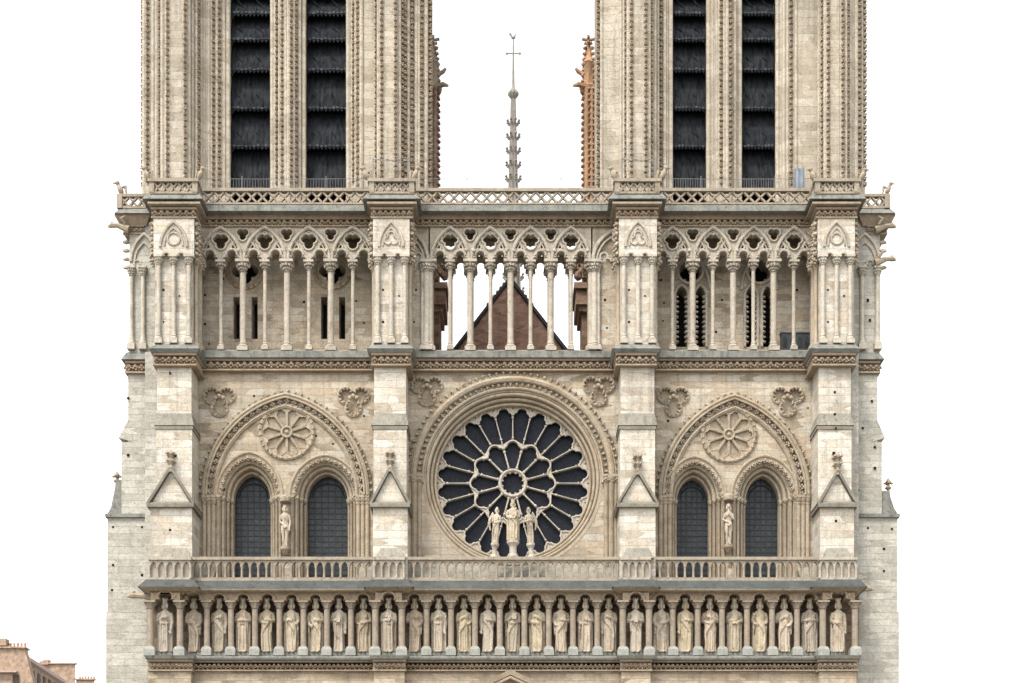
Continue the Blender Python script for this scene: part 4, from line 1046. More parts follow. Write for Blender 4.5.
for t, (a, b) in ((tl,(148,428)),(trr,(599,862))):
    mb = MB(); x0, x1 = X(a,2.0)+.25, X(b,2.0)-.25; ins = .75
    # inner flank is set back behind the corner piers
    if t is tl: x1 -= ins
    else: x0 += ins
    mb.box(x0, x0+1.4, 4.0, 13.5, ZT0-2, ZT1-2.5); mb.box(x1-1.4, x1, 4.0, 13.5, ZT0-2, ZT1-2.5); mb.box(x0, x1, 12.2, 13.6, ZT0-2.5, ZT1-2.6)
    mb.build('flank_wall', M['tow'], t)
    mb = MB(); mb.box(X(a,.7)-.4, X(b,.7)+.4, .3, 13.9, ZT1-2.5, ZT1-1.9); mb.box(X(a,.7), X(b,.7), .6, 13.6, ZT1-1.9, ZT1-.2); mb.box(X(a,.7)-.3, X(b,.7)+.3, .4, 13.8, ZT1-.2, ZT1); mb.build('crown_cornice', M['tow'], t)
# rear pinnacled buttresses on the inner flanks
for s, px_i, px_o, t in ((1, 430, 437, tl), (-1, 596, 584.5, trr)):
    Y = 10.5; mb = MB(); a, b = sorted((px_i, px_o))
    if s < 0: mb.pbox(a, b, 86, 300, Y, 13.0)
    else: mb.pbox(a-3, b, 86, 300, Y, 13.0)
    xo = X(px_o,Y)
    for q in (0,1): mb.lathe(xo-s*(.15+q*.32), Y-.05, [(.13,Z(300,Y)),(.13,Z(88,Y))], 8)
    z = Z(195,Y)
    while z < Z(88,Y):
        for xx, yy in ((xo+s*.06,Y+.2),(xo+s*.06,Y+1.2),(xo-s*.32,Y-.1),(xo-s*.62,Y-.1)): mb.blob((xx, yy, z), (.15,.16,.12), 1, None, .35)
        z += .42
    o = mb.build('rear_buttress', M['warmlit'] if s < 0 else M['brown'], t)  # right buttress has warm sunlight painted into its stone colour
    pn = MB(); xc = X(px_o - s*4.2, Y); zt = Z(86,Y)
    pn.lathe(xc, Y+.5, [(.55,zt-.2),(.62,zt+.1),(.42,zt+.3),(.40,Z(62,Y)),(.50,Z(60,Y)),(.34,Z(57,Y)),(.16,Z(42,Y)),(.10,Z(38,Y)),(.09,Z(31,Y))], 8)
    for q in range(8):
        zz2 = Z(84-q*5.5,Y); pn.blob((xc+s*.42*(1-.06*q), Y+.3, zz2), (.16,.16,.14), 1, None, .3); pn.blob((xc-s*.42*(1-.06*q), Y+.3, zz2), (.16,.16,.14), 1, None, .3)
    for zz2, w in ((Z(36,Y),.42),(Z(40,Y),.26)):
        pn.tube([(xc-w,Y+.5,zz2+.1),(xc,Y+.5,zz2),(xc+w,Y+.5,zz2+.1)], [.12,.09,.12], 6); pn.blob((xc,Y+.2,zz2),(.12,.2,.12),1)
    pn.tube([(xc,Y+.4,Z(74,Y)),(xc+s*.7,Y+.3,Z(69,Y)),(xc+s*.85,Y+.3,Z(66,Y))], [.2,.15,.1], 6)
    pn.tube([(xc,Y+.2,zt),(xc+s*.7,Y-.1,zt+.05),(xc+s*1.05,Y-.2,zt-.1)], [.26,.18,.08], 6)
    pn.build('pinnacle', M['dirt_shade'] if s > 0 else M['warmlit'], o)

# safety wires over the parapets
wr = MB()
def wire(pa_, pb_, pys, Y, n=8):
    for py in pys: wr.tube([(X(pa_+(pb_-pa_)*i/n,Y), Y, Z(py+.6*math.sin(PI*i/n),Y)) for i in range(n+1)], .016, 4)
for a, b in ((200,368),(420,608),(664,812)):
    wire(a, b, (178.5,), .3)
    for i in range(5): x = X(a+(b-a)*i/4,.3); wr.tube([(x,.3,Z(192,.3)),(x,.3,Z(176,.3))], .022, 4)
for i in range(60):
    for a, b in ((203,366),(666,810)): 
        x = X(a+(b-a)*i/59,.3); wr.tube([(x,.3,Z(192,.3)),(x,.3,Z(178.5,.3))], .008, 3)
for a, b in ((373,408),(622,655)):
    for px in (a,b): wr.tube([(X(px,-1),-1.0,Z(182,-1)),(X(px,-1),-1.0,Z(157,-1))], .028, 4)
    wr.tube([(X(a,-1),-1.0,Z(159,-1)),(X((a+b)/2,-1),-1.0,Z(160.5,-1)),(X(b,-1),-1.0,Z(159,-1))], .02, 4)
    for q in range(6): wr.blob((X(a+(b-a)*(q+.5)/6,-1),-1.0,Z(159.5+(q%2),-1)), (.14,.05,.06), 1)
wr.build('safety_wires', M['wire'], cath)

# ---- spire, roof and pillars behind the gallery
spq = empty('spire', (0,0,0), cath); Y = 62.0; xs = X(513.3,Y)
def zs_(py): return Z(py,Y)
def half(py): return (1.4 + (py-97)*.029)*k(Y)
mb = MB()
mb.lathe(xs, Y, [(half(420),zs_(420)),(half(187),zs_(187)),(half(100),zs_(100)),(1.6*k(Y),zs_(97))], 8)
for i in range(8):
    a = PI/8+i*PI/4
    mb.tube([(xs+half(420)*math.cos(a),Y+half(420)*math.sin(a),zs_(420)),(xs+half(100)*math.cos(a),Y+half(100)*math.sin(a),zs_(100))], .14, 5)
mb.build('spire_body', M['spire'], spq)
cr = MB()
for py in list(range(123, 420, 14)):
    for i in range(8):
        a = PI/8+i*PI/4; h = half(py)
        cr.tube([(xs+h*math.cos(a),Y+h*math.sin(a),zs_(py+3)),(xs+(h+.28)*math.cos(a),Y+(h+.28)*math.sin(a),zs_(py+1)),(xs+(h+.42)*math.cos(a),Y+(h+.42)*math.sin(a),zs_(py-2.2))], [.10,.10,.12], 5)
        cr.blob((xs+(h+.42)*math.cos(a),Y+(h+.42)*math.sin(a),zs_(py-1.2)), (.15,.15,.13), 1)
cr.build('crockets', M['spire'], spq)
kn = MB(); kn.lathe(xs, Y, [(.2,zs_(101)),(.25,zs_(98.5)),(.42,zs_(97)),(.44,zs_(94)),(.40,zs_(91)),(.22,zs_(89)),(.14,zs_(86)),(.09,zs_(60)),(.06,zs_(38))], 10)
for i in range(8): kn.blob((xs+.42*math.cos(i*PI/4),Y+.42*math.sin(i*PI/4),zs_(94)), (.16,.16,.3), 1)
kn.build('knop', M['spire'], spq)
cx = MB(); cx.tube([(xs-6.5*k(Y),Y,zs_(53.5)),(xs+6.5*k(Y),Y,zs_(53.5))], .07, 6)
for q in (-6.5, 6.5): cx.blob((xs+q*k(Y),Y,zs_(53.5)), (.16,.1,.16), 1)
cx.build('cross', M['bronze'], spq)
rs = MB(); rs.blob((xs,Y,zs_(37.5)), (.24,.14,.18), 2); rs.tube([(xs+.12,Y,zs_(37)),(xs+.24,Y,zs_(34))], [.1,.06], 6); rs.tube([(xs-.12,Y,zs_(37.5)),(xs-.34,Y,zs_(33.5))], [.08,.13], 6); rs.build('weathercock', M['bronze'], spq)

rf = empty('nave_roof', (0,0,0), cath); Y = 14.0; x0, x1 = X(405,Y), X(616,Y); xa = X(510,Y)
zap = Z(282,Y); sl = (Z(282,Y)-Z(350,Y))/(X(510,Y)-X(457,Y)); zlo = zap - sl*(xa-x0)
mb = MB(); mb.plate([(x0,zlo),(x1,zlo),(xa,zap)], [], Y, Y+.5, world=True); mb.build('gable_face', M['tiles'], rf)
mb = MB()
for s, xe in ((-1,x0),(1,x1)):
    P = [(xe, zlo),(xa, zap)] if s < 0 else [(xa, zap),(xe, zlo)]
    mb.sweep(P, [(.02,Y-.25),(.22,Y-.25),(.22,Y+46),(.02,Y+46)])
mb.build('roof_slope', M['leading'], rf)
rd = MB()
for s in (-1, 1):
    for q in range(6):
        f = .12+q*.06; rd.blob((xa+s*(x1-xa)*f*.5, Y-.1, zap-sl*(x1-xa)*f*.5+.35), (.12,.12,.2), 1)
rd.blob((xa,Y,zap+.4), (.2,.2,.5), 1); rd.build('roof_crockets', M['dirt_shade'], rf)
for s, px in ((-1,434.5),(1,587.0)):
    Y = 8.0; mb = MB(); f = lambda q: px - s*q
    a = lambda p, q: (min(p,q), max(p,q))
    mb.pbox(*a(f(-12), f(5)), 310, 352, Y, Y+3); mb.pbox(*a(f(-12), f(8)), 303, 311, Y-.3, Y+3); mb.pbox(*a(f(-12), f(11)), 287, 304, Y-.5, Y+3); mb.pbox(*a(f(-12), f(13)), 282, 288, Y-.7, Y+3)
    for q in range(7): mb.blob((X(f(2+q*1.6),Y), Y-.6, Z(280-((q*7)%5)*4,Y)), (.28,.3,.34), 1, None, .4)
    mb.pbox(*a(f(-12), f(4)), 225, 283, Y, Y+2)
    mb.build('rear_pillar', M['brown'], cath)

# ================================================================== statues
dg = None
def remeshed(mb, name, mat, loc, voxel=.024, smooth=1):
    o = mb.build(name, mat, None, None, raw=True)
    md = o.modifiers.new('r', 'REMESH'); md.mode = 'VOXEL'; md.voxel_size = voxel
    ms = o.modifiers.new('s', 'SMOOTH'); ms.iterations = smooth; ms.factor = .4
    d = bpy.context.evaluated_depsgraph_get(); me = bpy.data.meshes.new_from_object(o.evaluated_get(d))
    o.modifiers.clear(); old = o.data; o.data = me; bpy.data.meshes.remove(old); me.name = name
    me.polygons.foreach_set('use_smooth', [True]*len(me.polygons)); me.materials.clear(); me.materials.append(mat)
    o.location = loc
    return o
def hand(mb, w, d, s=1.0):
    """palm, four unequal bent fingers and a thumb; w wrist, d direction of the fingers"""
    w = Vector(w); d = Vector(d).normalized(); side = d.cross(Vector((0,1,0)))
    side = side.normalized() if side.length > .1 else Vector((1,0,0)); nrm = side.cross(d).normalized()
    mb.blob(w + d*.08*s, (.075*s,.06*s,.075*s), 2)
    for i, L in enumerate((.12,.14,.13,.10)):
        b = w + d*.12*s + side*(i-1.5)*.045*s
        mb.tube([b, b+d*L*.5*s, b+d*L*.9*s+nrm*.05*s], [.027*s,.026*s,.02*s], 5)
    b = w + d*.05*s + side*-.075*s; mb.tube([b, b-side*.05*s+d*.04*s, b-side*.05*s+d*.1*s], [.03*s,.028*s,.022*s], 5)
def head(mb, x, y, z, s=1.0, turn=0.0, hair=True, beard=True, long_hair=True):
    R = Matrix.Rotation(turn, 3, 'Z'); c = Vector((x,y,z))
    def at(p): return c + R @ Vector(p)*s
    mb.blob(c, (.145*s,.17*s,.205*s), 2)
    mb.tube([at((0,-.165,.03)), at((0,-.215,-.045))], [.02*s,.042*s], 6)                # nose
    for q in (-1,1):
        mb.blob(at((q*.06,-.145,.035)), (.03*s,.02*s,.018*s), 1); mb.tube([at((q*.02,-.165,.07)), at((q*.11,-.12,.065))], .018*s, 5)
        mb.blob(at((q*.15,.0,-.01)), (.03*s,.045*s,.06*s), 1)
    mb.tube([at((-.05,-.155,-.10)), at((0,-.172,-.095)), at((.05,-.155,-.10))], .018*s, 5) # mouth
    if hair:
        mb.blob(at((0,.05,.05)), (.175*s,.165*s,.19*s), 2)
        if long_hair:
            for q in (-1,1): mb.tube([at((q*.13,.02,.06)), at((q*.185,.02,-.08)), at((q*.17,-.02,-.24))], [.06*s,.075*s,.06*s], 6)
    if beard:
        mb.blob(at((0,-.12,-.17)), (.10*s,.085*s,.14*s), 2)
ARM = {'chest': lambda s: (s*-.02,-.34,1.98), 'waist': lambda s: (s*.06,-.34,1.62), 'belly': lambda s: (s*.12,-.35,1.80), 'down': lambda s: (s*.44,-.14,1.28),
       'side': lambda s: (s*.36,-.26,1.48), 'raised': lambda s: (s*.30,-.36,2.08), 'hip': lambda s: (s*.33,-.2,1.58)}
def robed(seed, L, R, width=1.0, drape=1, cloak=True, item=None, turn=0.0, headkw={}):
    rnd = random.Random(seed); mb = MB(); ph = rnd.uniform(0,6); nf = rnd.choice((10,12,14)); amp = rnd.uniform(.08,.12); sway = rnd.uniform(-.05,.05)
    def fold(a, z):
        f = max(0, min(1, (1.9-z)/.7))
        return f*amp*(1.1-2.0*abs(math.sin(nf*.5*a+ph+.4*math.sin(z*2.4+ph))) + .45*math.sin((nf*2-3)*a+ph*2+z)) + (.02*math.sin(5*a+z*7+ph))
    w = width
    secs = [(.04,.37*w,.27,sway*.2,0),(.10,.385*w,.28,sway*.2,0),(.5,.345*w,.25,sway*.5,0),(.95,.335*w,.25,sway,0),(1.4,.345*w,.255,sway,0),(1.7,.315*w,.23,sway*.7,0),(1.95,.345*w,.245,sway*.3,-.01),(2.14,.385*w,.235,0,0),(2.27,.36*w,.205,0,0),(2.36,.22*w,.16,0,0),(2.42,.125,.125,0,-.02),(2.56,.115,.12,0,-.03)]
    mb.loft(secs, 64, fold)
    for s, pose in ((-1,L),(1,R)):
        sh = Vector((s*.34*w,0,2.22)); h = Vector(ARM[pose](s)); el = Vector((s*.46*w,.0,1.78)) if pose != 'down' else Vector((s*.45*w,.02,1.75))
        mb.tube([sh, sh*.5+el*.5+Vector((s*.03,0,0)), el, el*.45+h*.55, h], [.15,.145,.135,.115,.085], 8)
        hand(mb, h, (h-el) if pose in ('down','raised') else ((-s,-.12,.25)))
        if pose not in ('down',):                                        # hanging sleeve
            e = el*.5+h*.5; mb.tube([e, e+Vector((s*.02,.02,-.3)), e+Vector((s*.03,.04,-.62))], [.10,.085,.03], 6, .8)
    if drape:                                                            # mantle edges crossing the body
        sg_ = 1 if drape > 0 else -1
        for q in range(3):
            o = q*.14; mb.tube([(-sg_*.30*w,-.17,2.15-o),(-sg_*.12,-.27,1.9-o),(sg_*.12,-.29,1.62-o),(sg_*.28*w,-.22,1.38-o),(sg_*.36*w,-.08,1.15-o)], [.05,.055,.05,.06,.05], 6)
        mb.tube([(sg_*.26*w,-.22,1.5),(sg_*.30*w,-.24,1.0),(sg_*.27*w,-.26,.45),(sg_*.26*w,-.27,.12)], [.05,.07,.075,.06], 6)
    else:
        mb.tube([(-.30*w,-.2,1.66),(0,-.28,1.62),(.30*w,-.2,1.66)], .055, 6)
        for q in (-1,1): mb.tube([(q*.14,-.2,2.25),(q*.2,-.27,1.6),(q*.22,-.27,.8),(q*.24,-.28,.1)], [.04,.05,.06,.06], 6)
    if cloak:
        for q in (-1,1): mb.tube([(q*.37*w,.06,2.2),(q*.43*w,.08,1.5),(q*.41*w,.08,.8),(q*.42*w,.06,.08)], [.08,.09,.10,.10], 6, 1.3)
    if item == 'book':
        h = ARM[L](-1); mb.hexa([(h[0]-.02,h[1]-.13,h[2]-.16),(h[0]+.25,h[1]-.13,h[2]-.16),(h[0]+.25,h[1]-.05,h[2]-.16),(h[0]-.02,h[1]-.05,h[2]-.16),(h[0]-.02,h[1]-.13,h[2]+.2),(h[0]+.25,h[1]-.13,h[2]+.2),(h[0]+.25,h[1]-.05,h[2]+.2),(h[0]-.02,h[1]-.05,h[2]+.2)])
    if item == 'sceptre':
        h = Vector(ARM[R](1)); mb.tube([h+Vector((.05,-.05,-.55)), h+Vector((.0,-.05,.1)), h+Vector((.03,-.02,.62))], [.03,.032,.035], 6); mb.blob(h+Vector((.03,-.02,.68)), (.08,.08,.1), 1)
    for q in (-1,1): mb.blob((q*.14+sway*.3,-.27,.06), (.09,.17,.065), 2)
    head(mb, 0, -.05, 2.72, 1.0, turn, **headkw)
    return mb
def crown(parent, z=2.86, s=1.0, y=-.02):
    cr = MB(); cr.lathe(0, y, [(.165*s,z-.03),(.185*s,z-.02),(.175*s,z+.05),(.19*s,z+.13),(.15*s,z+.13),(.14*s,z+.0)], 14)
    for i in range(7): a = 2*PI*i/7; cr.blob((.18*s*math.cos(a), y+.18*s*math.sin(a), z+.16), (.045*s,.045*s,.07*s), 1)
    return cr.build('crown', M['kings'], parent)
POSE = [('chest','down',0,'right','arm laid across his chest'),('waist','side',1,None,''),('chest','down',1,None,''),('belly','belly',0,None,''),('waist','belly',-1,None,''),('belly','hip',1,None,''),
        ('side','belly',1,None,''),('belly','down',0,'book',''),('hip','waist',-1,None,''),('belly','chest',0,None,''),('chest','side',1,None,''),('chest','down',0,'sceptre',''),('chest','hip',-1,None,''),
        ('down','belly',1,None,''),('chest','waist',-1,'book',''),('waist','chest',1,None,''),('side','belly',-1,None,''),('hip','belly',0,None,''),('down','chest',1,None,''),('belly','belly',1,'book',''),
        ('side','waist',-1,None,''),('down','belly',1,None,''),('waist','chest',-1,'sceptre',''),('belly','waist',0,None,''),('hip','hip',1,None,''),('chest','side',-1,None,''),('belly','belly',-1,None,''),('waist','down',1,None,'')]
PLACE = ['leftmost of the row, on the outer left buttress','second from the left end of the row','third from the left end of the row','fourth from the left end of the row, under the left lancet window','fifth from the left end of the row',
 'sixth from the left end of the row, under the naked niche statue','seventh from the left end of the row','eighth from the left end of the row, under a lancet','ninth from left, just left of the second buttress','on the second buttress from the left, alone between its two columns',
 'first to the right of the second buttress','second to the right of the second buttress','third to the right of the second buttress','just left of the middle statue of the rose bay','middle of the rose bay, straight below the crowned virgin','just right of the middle statue of the rose bay',
 'third to the left of the third buttress','second to the left of the third buttress','first to the left of the third buttress','on the third buttress from the left, alone between its two columns','first to the right of the third buttress','eighth from the right end, below the left one of the right lancets',
 'sixth from the right end of the row','fifth from the right end of the row','fourth from the right end of the row','third from the right end of the row','second from the right end, beside the last buttress','rightmost of the row, on the outer right buttress']
PLACE[21] = 'seventh from the right end of the row'
AR = {'chest':'hand on the chest','waist':'hand at the waist','belly':'hand at the belly','down':'arm hanging','side':'hand at the side','hip':'hand on the hip','raised':'hand raised'}
for i, px in enumerate(KX):
    b = inB(i); Y = (YKB if b else YK) + .62
    L, R, dr, it, _ = POSE[i]
    z0 = Z(652.7, (YKB if b else YK)+.35); zt = Z(597.4, (YKB if b else YK)+.35)
    mb = robed(100+i, L, R, random.uniform(.95,1.08), dr, i % 3 != 1, it if it in ('book','sceptre') else None, random.uniform(-.35,.35))
    sc_ = (zt-z0)/3.06
    o = remeshed(mb, 'king_statue', M['kings'], (X(px,Y), Y, z0)); o.scale = (sc_*.84, sc_*.9, sc_); o.rotation_euler.z = random.uniform(-.12,.12)
    crown(o)
    tag(o, 'crowned king statue, ' + PLACE[i], 'statue', 'king statues in the gallery')

def pedestal(parent, z0, z1, r):
    mb = MB(); h = z1-z0; mb.lathe(0, 0, [(r*1.1,z0),(r*1.1,z0+.1*h),(r*.7,z0+.2*h),(r*.65,z0+.6*h),(r*.8,z0+.72*h),(r*1.15,z0+.86*h),(r*1.15,z1)], 8); return mb.build('pedestal', M['pale'], parent)
Yv = -1.75
# virgin and child
mb = robed(301, 'waist', 'belly', 1.12, 1, True, None, .2, dict(beard=False))
mb.loft([(1.72,.10,.10,.24,-.34),(1.85,.13,.11,.24,-.34),(2.05,.12,.10,.25,-.33),(2.14,.05,.05,.25,-.33)], 14); mb.blob((.25,-.35,2.26), (.095,.10,.12), 2)
mb.tube([(.18,-.36,2.02),(.06,-.42,1.9)], [.045,.035], 6); mb.tube([(.2,-.36,1.76),(.12,-.44,1.58)], [.06,.045], 6)
z0 = Z(541.5,Yv); sv = (Z(499,Yv)-z0)/3.06
o = remeshed(mb, 'virgin_statue', M['kings'], (X(513,Yv), Yv, z0)); o.scale = (sv*.84,sv*.9,sv); crown(o); pedestal(o, (Z(558,Yv)-z0)/sv, .03, .46)
tag(o, 'tall crowned virgin statue holding a child, standing before the rose window between two angels', 'statue')
for s, px in ((-1,495),(1,530.5)):
    mb = robed(310+s, 'belly', 'waist' if s < 0 else 'belly', .92, s, False, None, -s*.5, dict(beard=False))
    for q in (0,1,2):                                                    # wing: overlapping feathered blades behind the outer shoulder
        mb.tube([(s*.18,.20,2.15-q*.1),(s*(.55+.07*q),.16,2.48-q*.12),(s*(.86+.03*q),.14,1.95-q*.15),(s*(.80-.07*q),.14,1.15-q*.02)], [.07,.15,.17,.04], 8, .55)
    z0 = Z(544,Yv); sv = (Z(506.5,Yv)-z0)/3.0
    o = remeshed(mb, 'angel_statue', M['kings'], (X(px,Yv), Yv, z0)); o.scale = (sv*.72,sv*.85,sv); o.rotation_euler = (0, s*-.07, s*.3)
    pd = pedestal(o, (Z(558,Yv)-z0)/sv, .03, .42)
    tag(o, ('winged angel statue at the left side of the virgin, before the rose window' if s < 0 else 'winged angel statue at the right side of the virgin, before the rose window'), 'statue', 'angels beside the virgin')
def nude(seed, female):
    mb = MB(); w = .9 if female else 1.0
    for s in (-1,1):
        mb.tube([(s*.15,0,1.42),(s*.17,-.02,1.0),(s*.14,-.04,.78),(s*.15,.0,.45),(s*.14,.02,.08)], [.19,.165,.115,.115,.07], 10)
        mb.blob((s*.15,-.09,.05), (.085,.19,.06), 2)
    mb.loft([(1.30,.28,.20,0,0),(1.45,.31,.21,0,0),(1.7,.25*w,.17,.02,0),(1.95,.32*w,.2,.01,-.01),(2.15,.37*w,.19,0,0),(2.28,.30*w,.16,0,0),(2.36,.13,.12,0,0),(2.52,.105,.11,0,-.03)], 24)
    if female:
        for s in (-1,1): mb.blob((s*.14,-.17,2.0), (.1,.09,.1), 2)
    for s, h in ((-1,Vector((.02,-.28,1.42 if not female else 1.5))),(1,Vector((.06,-.27,2.0)) if female else Vector((.40,-.1,1.3)))):
        sh = Vector((s*.33*w,0,2.2)); el = Vector((s*.44,.02,1.76)); mb.tube([sh, sh*.5+el*.5, el, el*.5+h*.5, h], [.11,.105,.085,.085,.06], 8); hand(mb, h, h-el)
    mb.tube([(-.1,-.24,1.36),(.06,-.27,1.28),(.16,-.22,1.38)], [.07,.1,.05], 6)       # fig leaf
    mb.blob((0,.1,.35), (.2,.16,.36), 2)
    head(mb, 0, -.05, 2.68, 1.0, .2, True, not female, True)
    return mb
for px, fem in ((285,False),(728.5,True)):
    Yn = -.38; z0 = Z(547 if not fem else 545,Yn); sv = (Z(505 if not fem else 503.5,Yn)-z0)/2.9
    o = remeshed(nude(1, fem), 'niche_statue', M['kings'], (X(px,Yn), Yn, z0)); o.scale = (sv*.82,sv*.9,sv)
    cb = MB(); cb.lathe(0, .08, [(.16,-.55),(.22,-.5),(.30,-.30),(.42,-.18),(.42,.02)], 10); cb.build('corbel', M['carv'], o)
    cpy = MB(); cpy.lathe(0, .1, [(.45,3.12),(.48,3.2),(.46,3.42),(.36,3.5),(.2,3.62)], 8); cpy.build('canopy', M['carv'], o)
    tag(o, 'small naked woman statue on a corbel between the two right lancet windows' if fem else 'small naked man statue on a corbel between the two left lancet windows', 'statue')

# ================================================================== things on the gallery and tower walk
Ye = .9
e = empty('metal_enclosure', (X(796,Ye), Ye, Z(350.5,Ye)))
tag(e, 'black metal enclosure with small arched panes, at the right end of the open gallery', 'enclosure')
x0, x1, z0, z1 = -14.5*k(Ye), 14.5*k(Ye), 0, Z(330.5,Ye)-Z(350.5,Ye)
mb = MB(); mb.box(x0, x1, 0, .9, z0+.02, z1-.14); mb.build('body', M['metal'], e)
mb = MB(); mb.box(x0-.06, x1+.06, -.08, .95, z1-.14, z1-.04); mb.build('lid', M['wire'], e)
for i in range(4):
    c = x0 + (i+.5)*(x1-x0)/4; P = [(c-.14,.2)] + parch(c-.14, c+.14, .62, .86, 5) + [(c+.14,.2)]
    mb = MB(); mb.plate(P, [], -.03, .0, world=True); mb.build('arched_pane', M['lglass'], e)
Yb_ = .2
e = empty('debris_sheet', (X(799.5,Yb_), Yb_, Z(190,Yb_)))
tag(e, 'small pale blue sheet standing on the walk at the foot of the right tower', 'sheeting')
mb = MB(); n = 9
w, h = 9.5*k(Yb_), 22*k(Yb_); vs = []
for j in (0,1):
    for i in range(n): vs.append((-w/2+w*i/(n-1), .05*math.sin(i*1.7)+.03*j, 0 if j == 0 else h))
mb.v = vs + [(x, y+.03, z) for x, y, z in vs]
for i in range(n-1): mb.f.append([i,i+1,n+i+1,n+i]); mb.f.append([2*n+i,2*n+i+1,3*n+i+1,3*n+i])
for i in range(n-1): mb.f.append([i,i+1,2*n+i+1,2*n+i]); mb.f.append([n+i,n+i+1,3*n+i+1,3*n+i])
mb.build('sheet', M['blue'], e)
mb = MB()
for q in (-1,1): mb.tube([(q*w*.5,.08,-.3),(q*w*.5,.08,h+.1)], .03, 6)
mb.build('poles', M['wire'], e)

# ================================================================== houses beyond, lower left
def house(name, label, px0, px1, pyt, Y, depth, zroof=None):
    e = empty(name, (X((px0+px1)/2,Y), Y, 0)); tag(e, label, 'building'); return e
Yh = 55.0
def lx(e, px, Y): return X(px,Y) - e.location.x
# 1: near gable end with a pot-topped stack
e = empty('town_house', (X(10,Yh), Yh, 0)); tag(e, 'pinkish town house at lower left edge with tall chimney wall full of clay pots', 'building')
f = lambda px: X(px,Yh)-e.location.x
mb = MB(); mb.plate([(f(-60),0),(f(36),0),(f(33.5),Z(684,Yh)),(f(25),Z(650,Yh)),(f(25),Z(647.5,Yh)),(f(-60),Z(647.5,Yh))], [], 0, .9, world=True); mb.build('wall', M['plaster'], e)
mb = MB(); mb.plate([(f(-60),Z(646,Yh)),(f(7),Z(646,Yh)),(f(7),Z(639,Yh)),(f(-60),Z(639,Yh))], [], -.3, .7, world=True); mb.box(f(-60), f(26), -.25, 1.2, Z(648.5,Yh), Z(646.8,Yh)); mb.build('chimney', M['plaster'], e)
for i in range(5):
    mb = MB(); c = f(9+i*3.6); mb.lathe(c, .5, [(.15,Z(647.5,Yh)),(.11,Z(645,Yh)),(.14,Z(642.3,Yh)),(.10,Z(642.2,Yh))], 8); mb.build('chimney_pot', M['pot'], e)
mb = MB(); mb.box(f(-60), f(18), -.5, 0, Z(673,Yh), Z(671.5,Yh)); mb.build('cornice', M['zinc'], e)
mb = MB(); mb.box(f(13), f(19), -.12, .1, Z(700,Yh), Z(675,Yh)); mb.build('window', M['winp'], e)
# 2: the sloping eaves range behind, running away from us
e = empty('eaves_house', (X(45,62), 62, 0)); tag(e, 'long house with a dark eaves line and small windows running away behind the chimney wall', 'building')
mb = MB(); P0 = (X(28,58), 58-62); P1 = (X(63.5,69.8), 69.8-62); ex = e.location.x
a0, a1 = Z(660.5,58), Z(660.5,58)
ztop = a0
mb.hexa([(P0[0]-ex-12,P0[1],0),(P0[0]-ex,P0[1],0),(P1[0]-ex,P1[1],0),(P1[0]-ex-12,P1[1],0),(P0[0]-ex-12,P0[1],a0),(P0[0]-ex,P0[1],a0),(P1[0]-ex,P1[1],a0-.3),(P1[0]-ex-12,P1[1],a0-.3)])
mb.build('wall', M['plaster'], e)
mb = MB(); mb.tube([(P0[0]-ex,P0[1]-.2,a0+.1),(P1[0]-ex,P1[1],a0-.2)], .35, 6); mb.hexa([(P0[0]-ex-12,P0[1]-.1,a0),(P0[0]-ex+.3,P0[1]-.1,a0),(P1[0]-ex+.3,P1[1],a0-.3),(P1[0]-ex-12,P1[1],a0-.3),(P0[0]-ex-8,P0[1]+2,a0+.9),(P0[0]-ex-1.2,P0[1]+.6,a0+.9),(P1[0]-ex-1.2,P1[1],a0+.6),(P1[0]-ex-8,P1[1],a0+.6)]); mb.build('roof', M['zinc'], e)
dx, dy = P1[0]-P0[0], P1[1]-P0[1]
for i in range(6):
    t = .10+i*.15; xx, yy = P0[0]-ex+dx*t+.04, P0[1]+dy*t
    mb = MB(); u = .07; mb.hexa([(xx,yy,a0-2.9),(xx+.03,yy-.02,a0-2.9),(xx+dx*u+.03,yy+dy*u,a0-2.9),(xx+dx*u,yy+dy*u,a0-2.9),(xx,yy,a0-.75),(xx+.03,yy-.02,a0-.75),(xx+dx*u+.03,yy+dy*u,a0-.75),(xx+dx*u,yy+dy*u,a0-.75)]); mb.build('window', M['winp'], e)
# 3: party wall with a chimney stack
Y3 = 74.0
e = empty('party_wall_house', (X(57,Y3), Y3, 0)); tag(e, 'house with blank party wall and small stack, between the eaves house and the cathedral', 'building')
f = lambda px: X(px,Y3)-e.location.x
def skew(mb, pl, pr, Y, dep, z0, z1):
    o = e.location.x; a, b, c, d = X(pl,Y)-o, X(pr,Y)-o, X(pr-1,Y+dep)-o, X(pl,Y+dep)-o
    mb.hexa([(a,0,z0),(b,0,z0),(c,dep,z0),(d,dep,z0),(a,0,z1),(b,0,z1),(c,dep,z1-.6),(d,dep,z1-.6)])
mb = MB(); skew(mb, 38, 75.5, Y3, 10, 0, Z(664,Y3)); mb.build('wall', M['plaster'], e)
mb = MB(); mb.box(f(46), f(76), -.2, .5, Z(664,Y3), Z(662.6,Y3)); mb.build('coping', M['zinc'], e)
mb = MB(); mb.box(f(40), f(49), -.3, 2, Z(665,Y3), Z(661.5,Y3)); mb.box(f(43), f(48), 0, 1.2, Z(662,Y3), Z(659.5,Y3)); mb.tube([(f(48.5),.5,Z(662,Y3)),(f(48.5),.5,Z(655.5,Y3))], .06, 5); mb.build('chimney', M['plaster'], e)
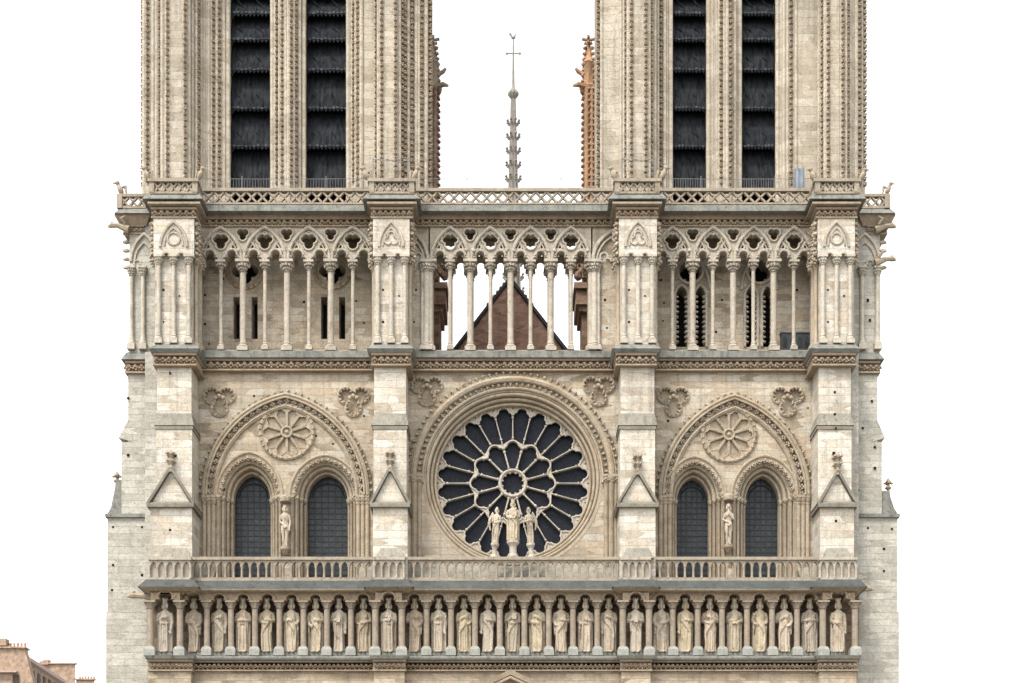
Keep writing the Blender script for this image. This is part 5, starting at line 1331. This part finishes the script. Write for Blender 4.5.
# 4: low stack
Y4 = 88.0
e = empty('low_house', (X(85,Y4), Y4, 0)); tag(e, 'lowest pinkish house end with a row of pots, nearest the cathedral', 'building')
f = lambda px: X(px,Y4)-e.location.x
mb = MB(); skew(mb, 76, 94.5, Y4, 8, 0, Z(679.5,Y4)); mb.box(f(75.8), f(95), -.2, .5, Z(680,Y4), Z(678.6,Y4)); mb.build('wall', M['plaster'], e)
for i in range(6):
    mb = MB(); mb.lathe(f(78.5+i*2.8), .6, [(.15,Z(679,Y4)),(.11,Z(677.5,Y4)),(.14,Z(675.5,Y4))], 6); mb.build('chimney_pot', M['pot'], e)

# ================================================================== ground
mb = MB(); n = 24; R = 3000.0
mb.v = [(-R,-R,0),(R,-R,0),(R,R,0),(-R,R,0)]; mb.f = [[0,1,2,3]]
g = mb.build('ground', M['paving']); tag(g, kind='structure', label='pale stone paved square in front of the cathedral')

# ================================================================== light, sky, camera
SUN_EL, SUN_AZ = math.radians(56), math.radians(-146)      # azimuth measured from +Y (behind the front) towards +X
w = bpy.data.worlds.new('World'); sc.world = w; w.use_nodes = True
nt = w.node_tree; bg = nt.nodes['Background']
sky = nt.nodes.new('ShaderNodeTexSky'); sky.sky_type = 'NISHITA'; sky.sun_disc = False
sky.sun_elevation = SUN_EL; sky.sun_rotation = SUN_AZ; sky.air_density = 1.0; sky.dust_density = 2.0; sky.ozone_density = 1.0
hs = nt.nodes.new('ShaderNodeHueSaturation'); hs.inputs['Saturation'].default_value = .08
nt.links.new(sky.outputs[0], hs.inputs['Color']); nt.links.new(hs.outputs[0], bg.inputs[0])
bg.inputs['Strength'].default_value = .15
sl_ = bpy.data.lights.new('sun', 'SUN'); sl_.energy = 1.05; sl_.angle = math.radians(10); sl_.color = (1.0,.92,.81)
so = bpy.data.objects.new('sun', sl_); C.objects.link(so)
dvec = Vector((math.sin(SUN_AZ)*math.cos(SUN_EL), math.cos(SUN_AZ)*math.cos(SUN_EL), math.sin(SUN_EL)))
so.rotation_euler = dvec.to_track_quat('Z', 'Y').to_euler(); so.location = (-60, -90, 100)
cam = bpy.data.cameras.new('camera'); co = bpy.data.objects.new('camera', cam); C.objects.link(co)
co.location = (0, -D, EYE); co.rotation_euler = (PI/2, 0, 0)
cam.sensor_width = 36; cam.lens = 36*D/(1024/S); cam.shift_y = (ZB + (655-341.5)/S - EYE)/(1024/S)
cam.clip_end = 8000
sc.camera = co
sc.view_settings.view_transform = 'Standard'; sc.view_settings.look = 'None'; sc.view_settings.gamma = 1; sc.view_settings.exposure = 1.68
sc.render.engine = 'CYCLES'; sc.cycles.max_bounces = 6; sc.cycles.diffuse_bounces = 3
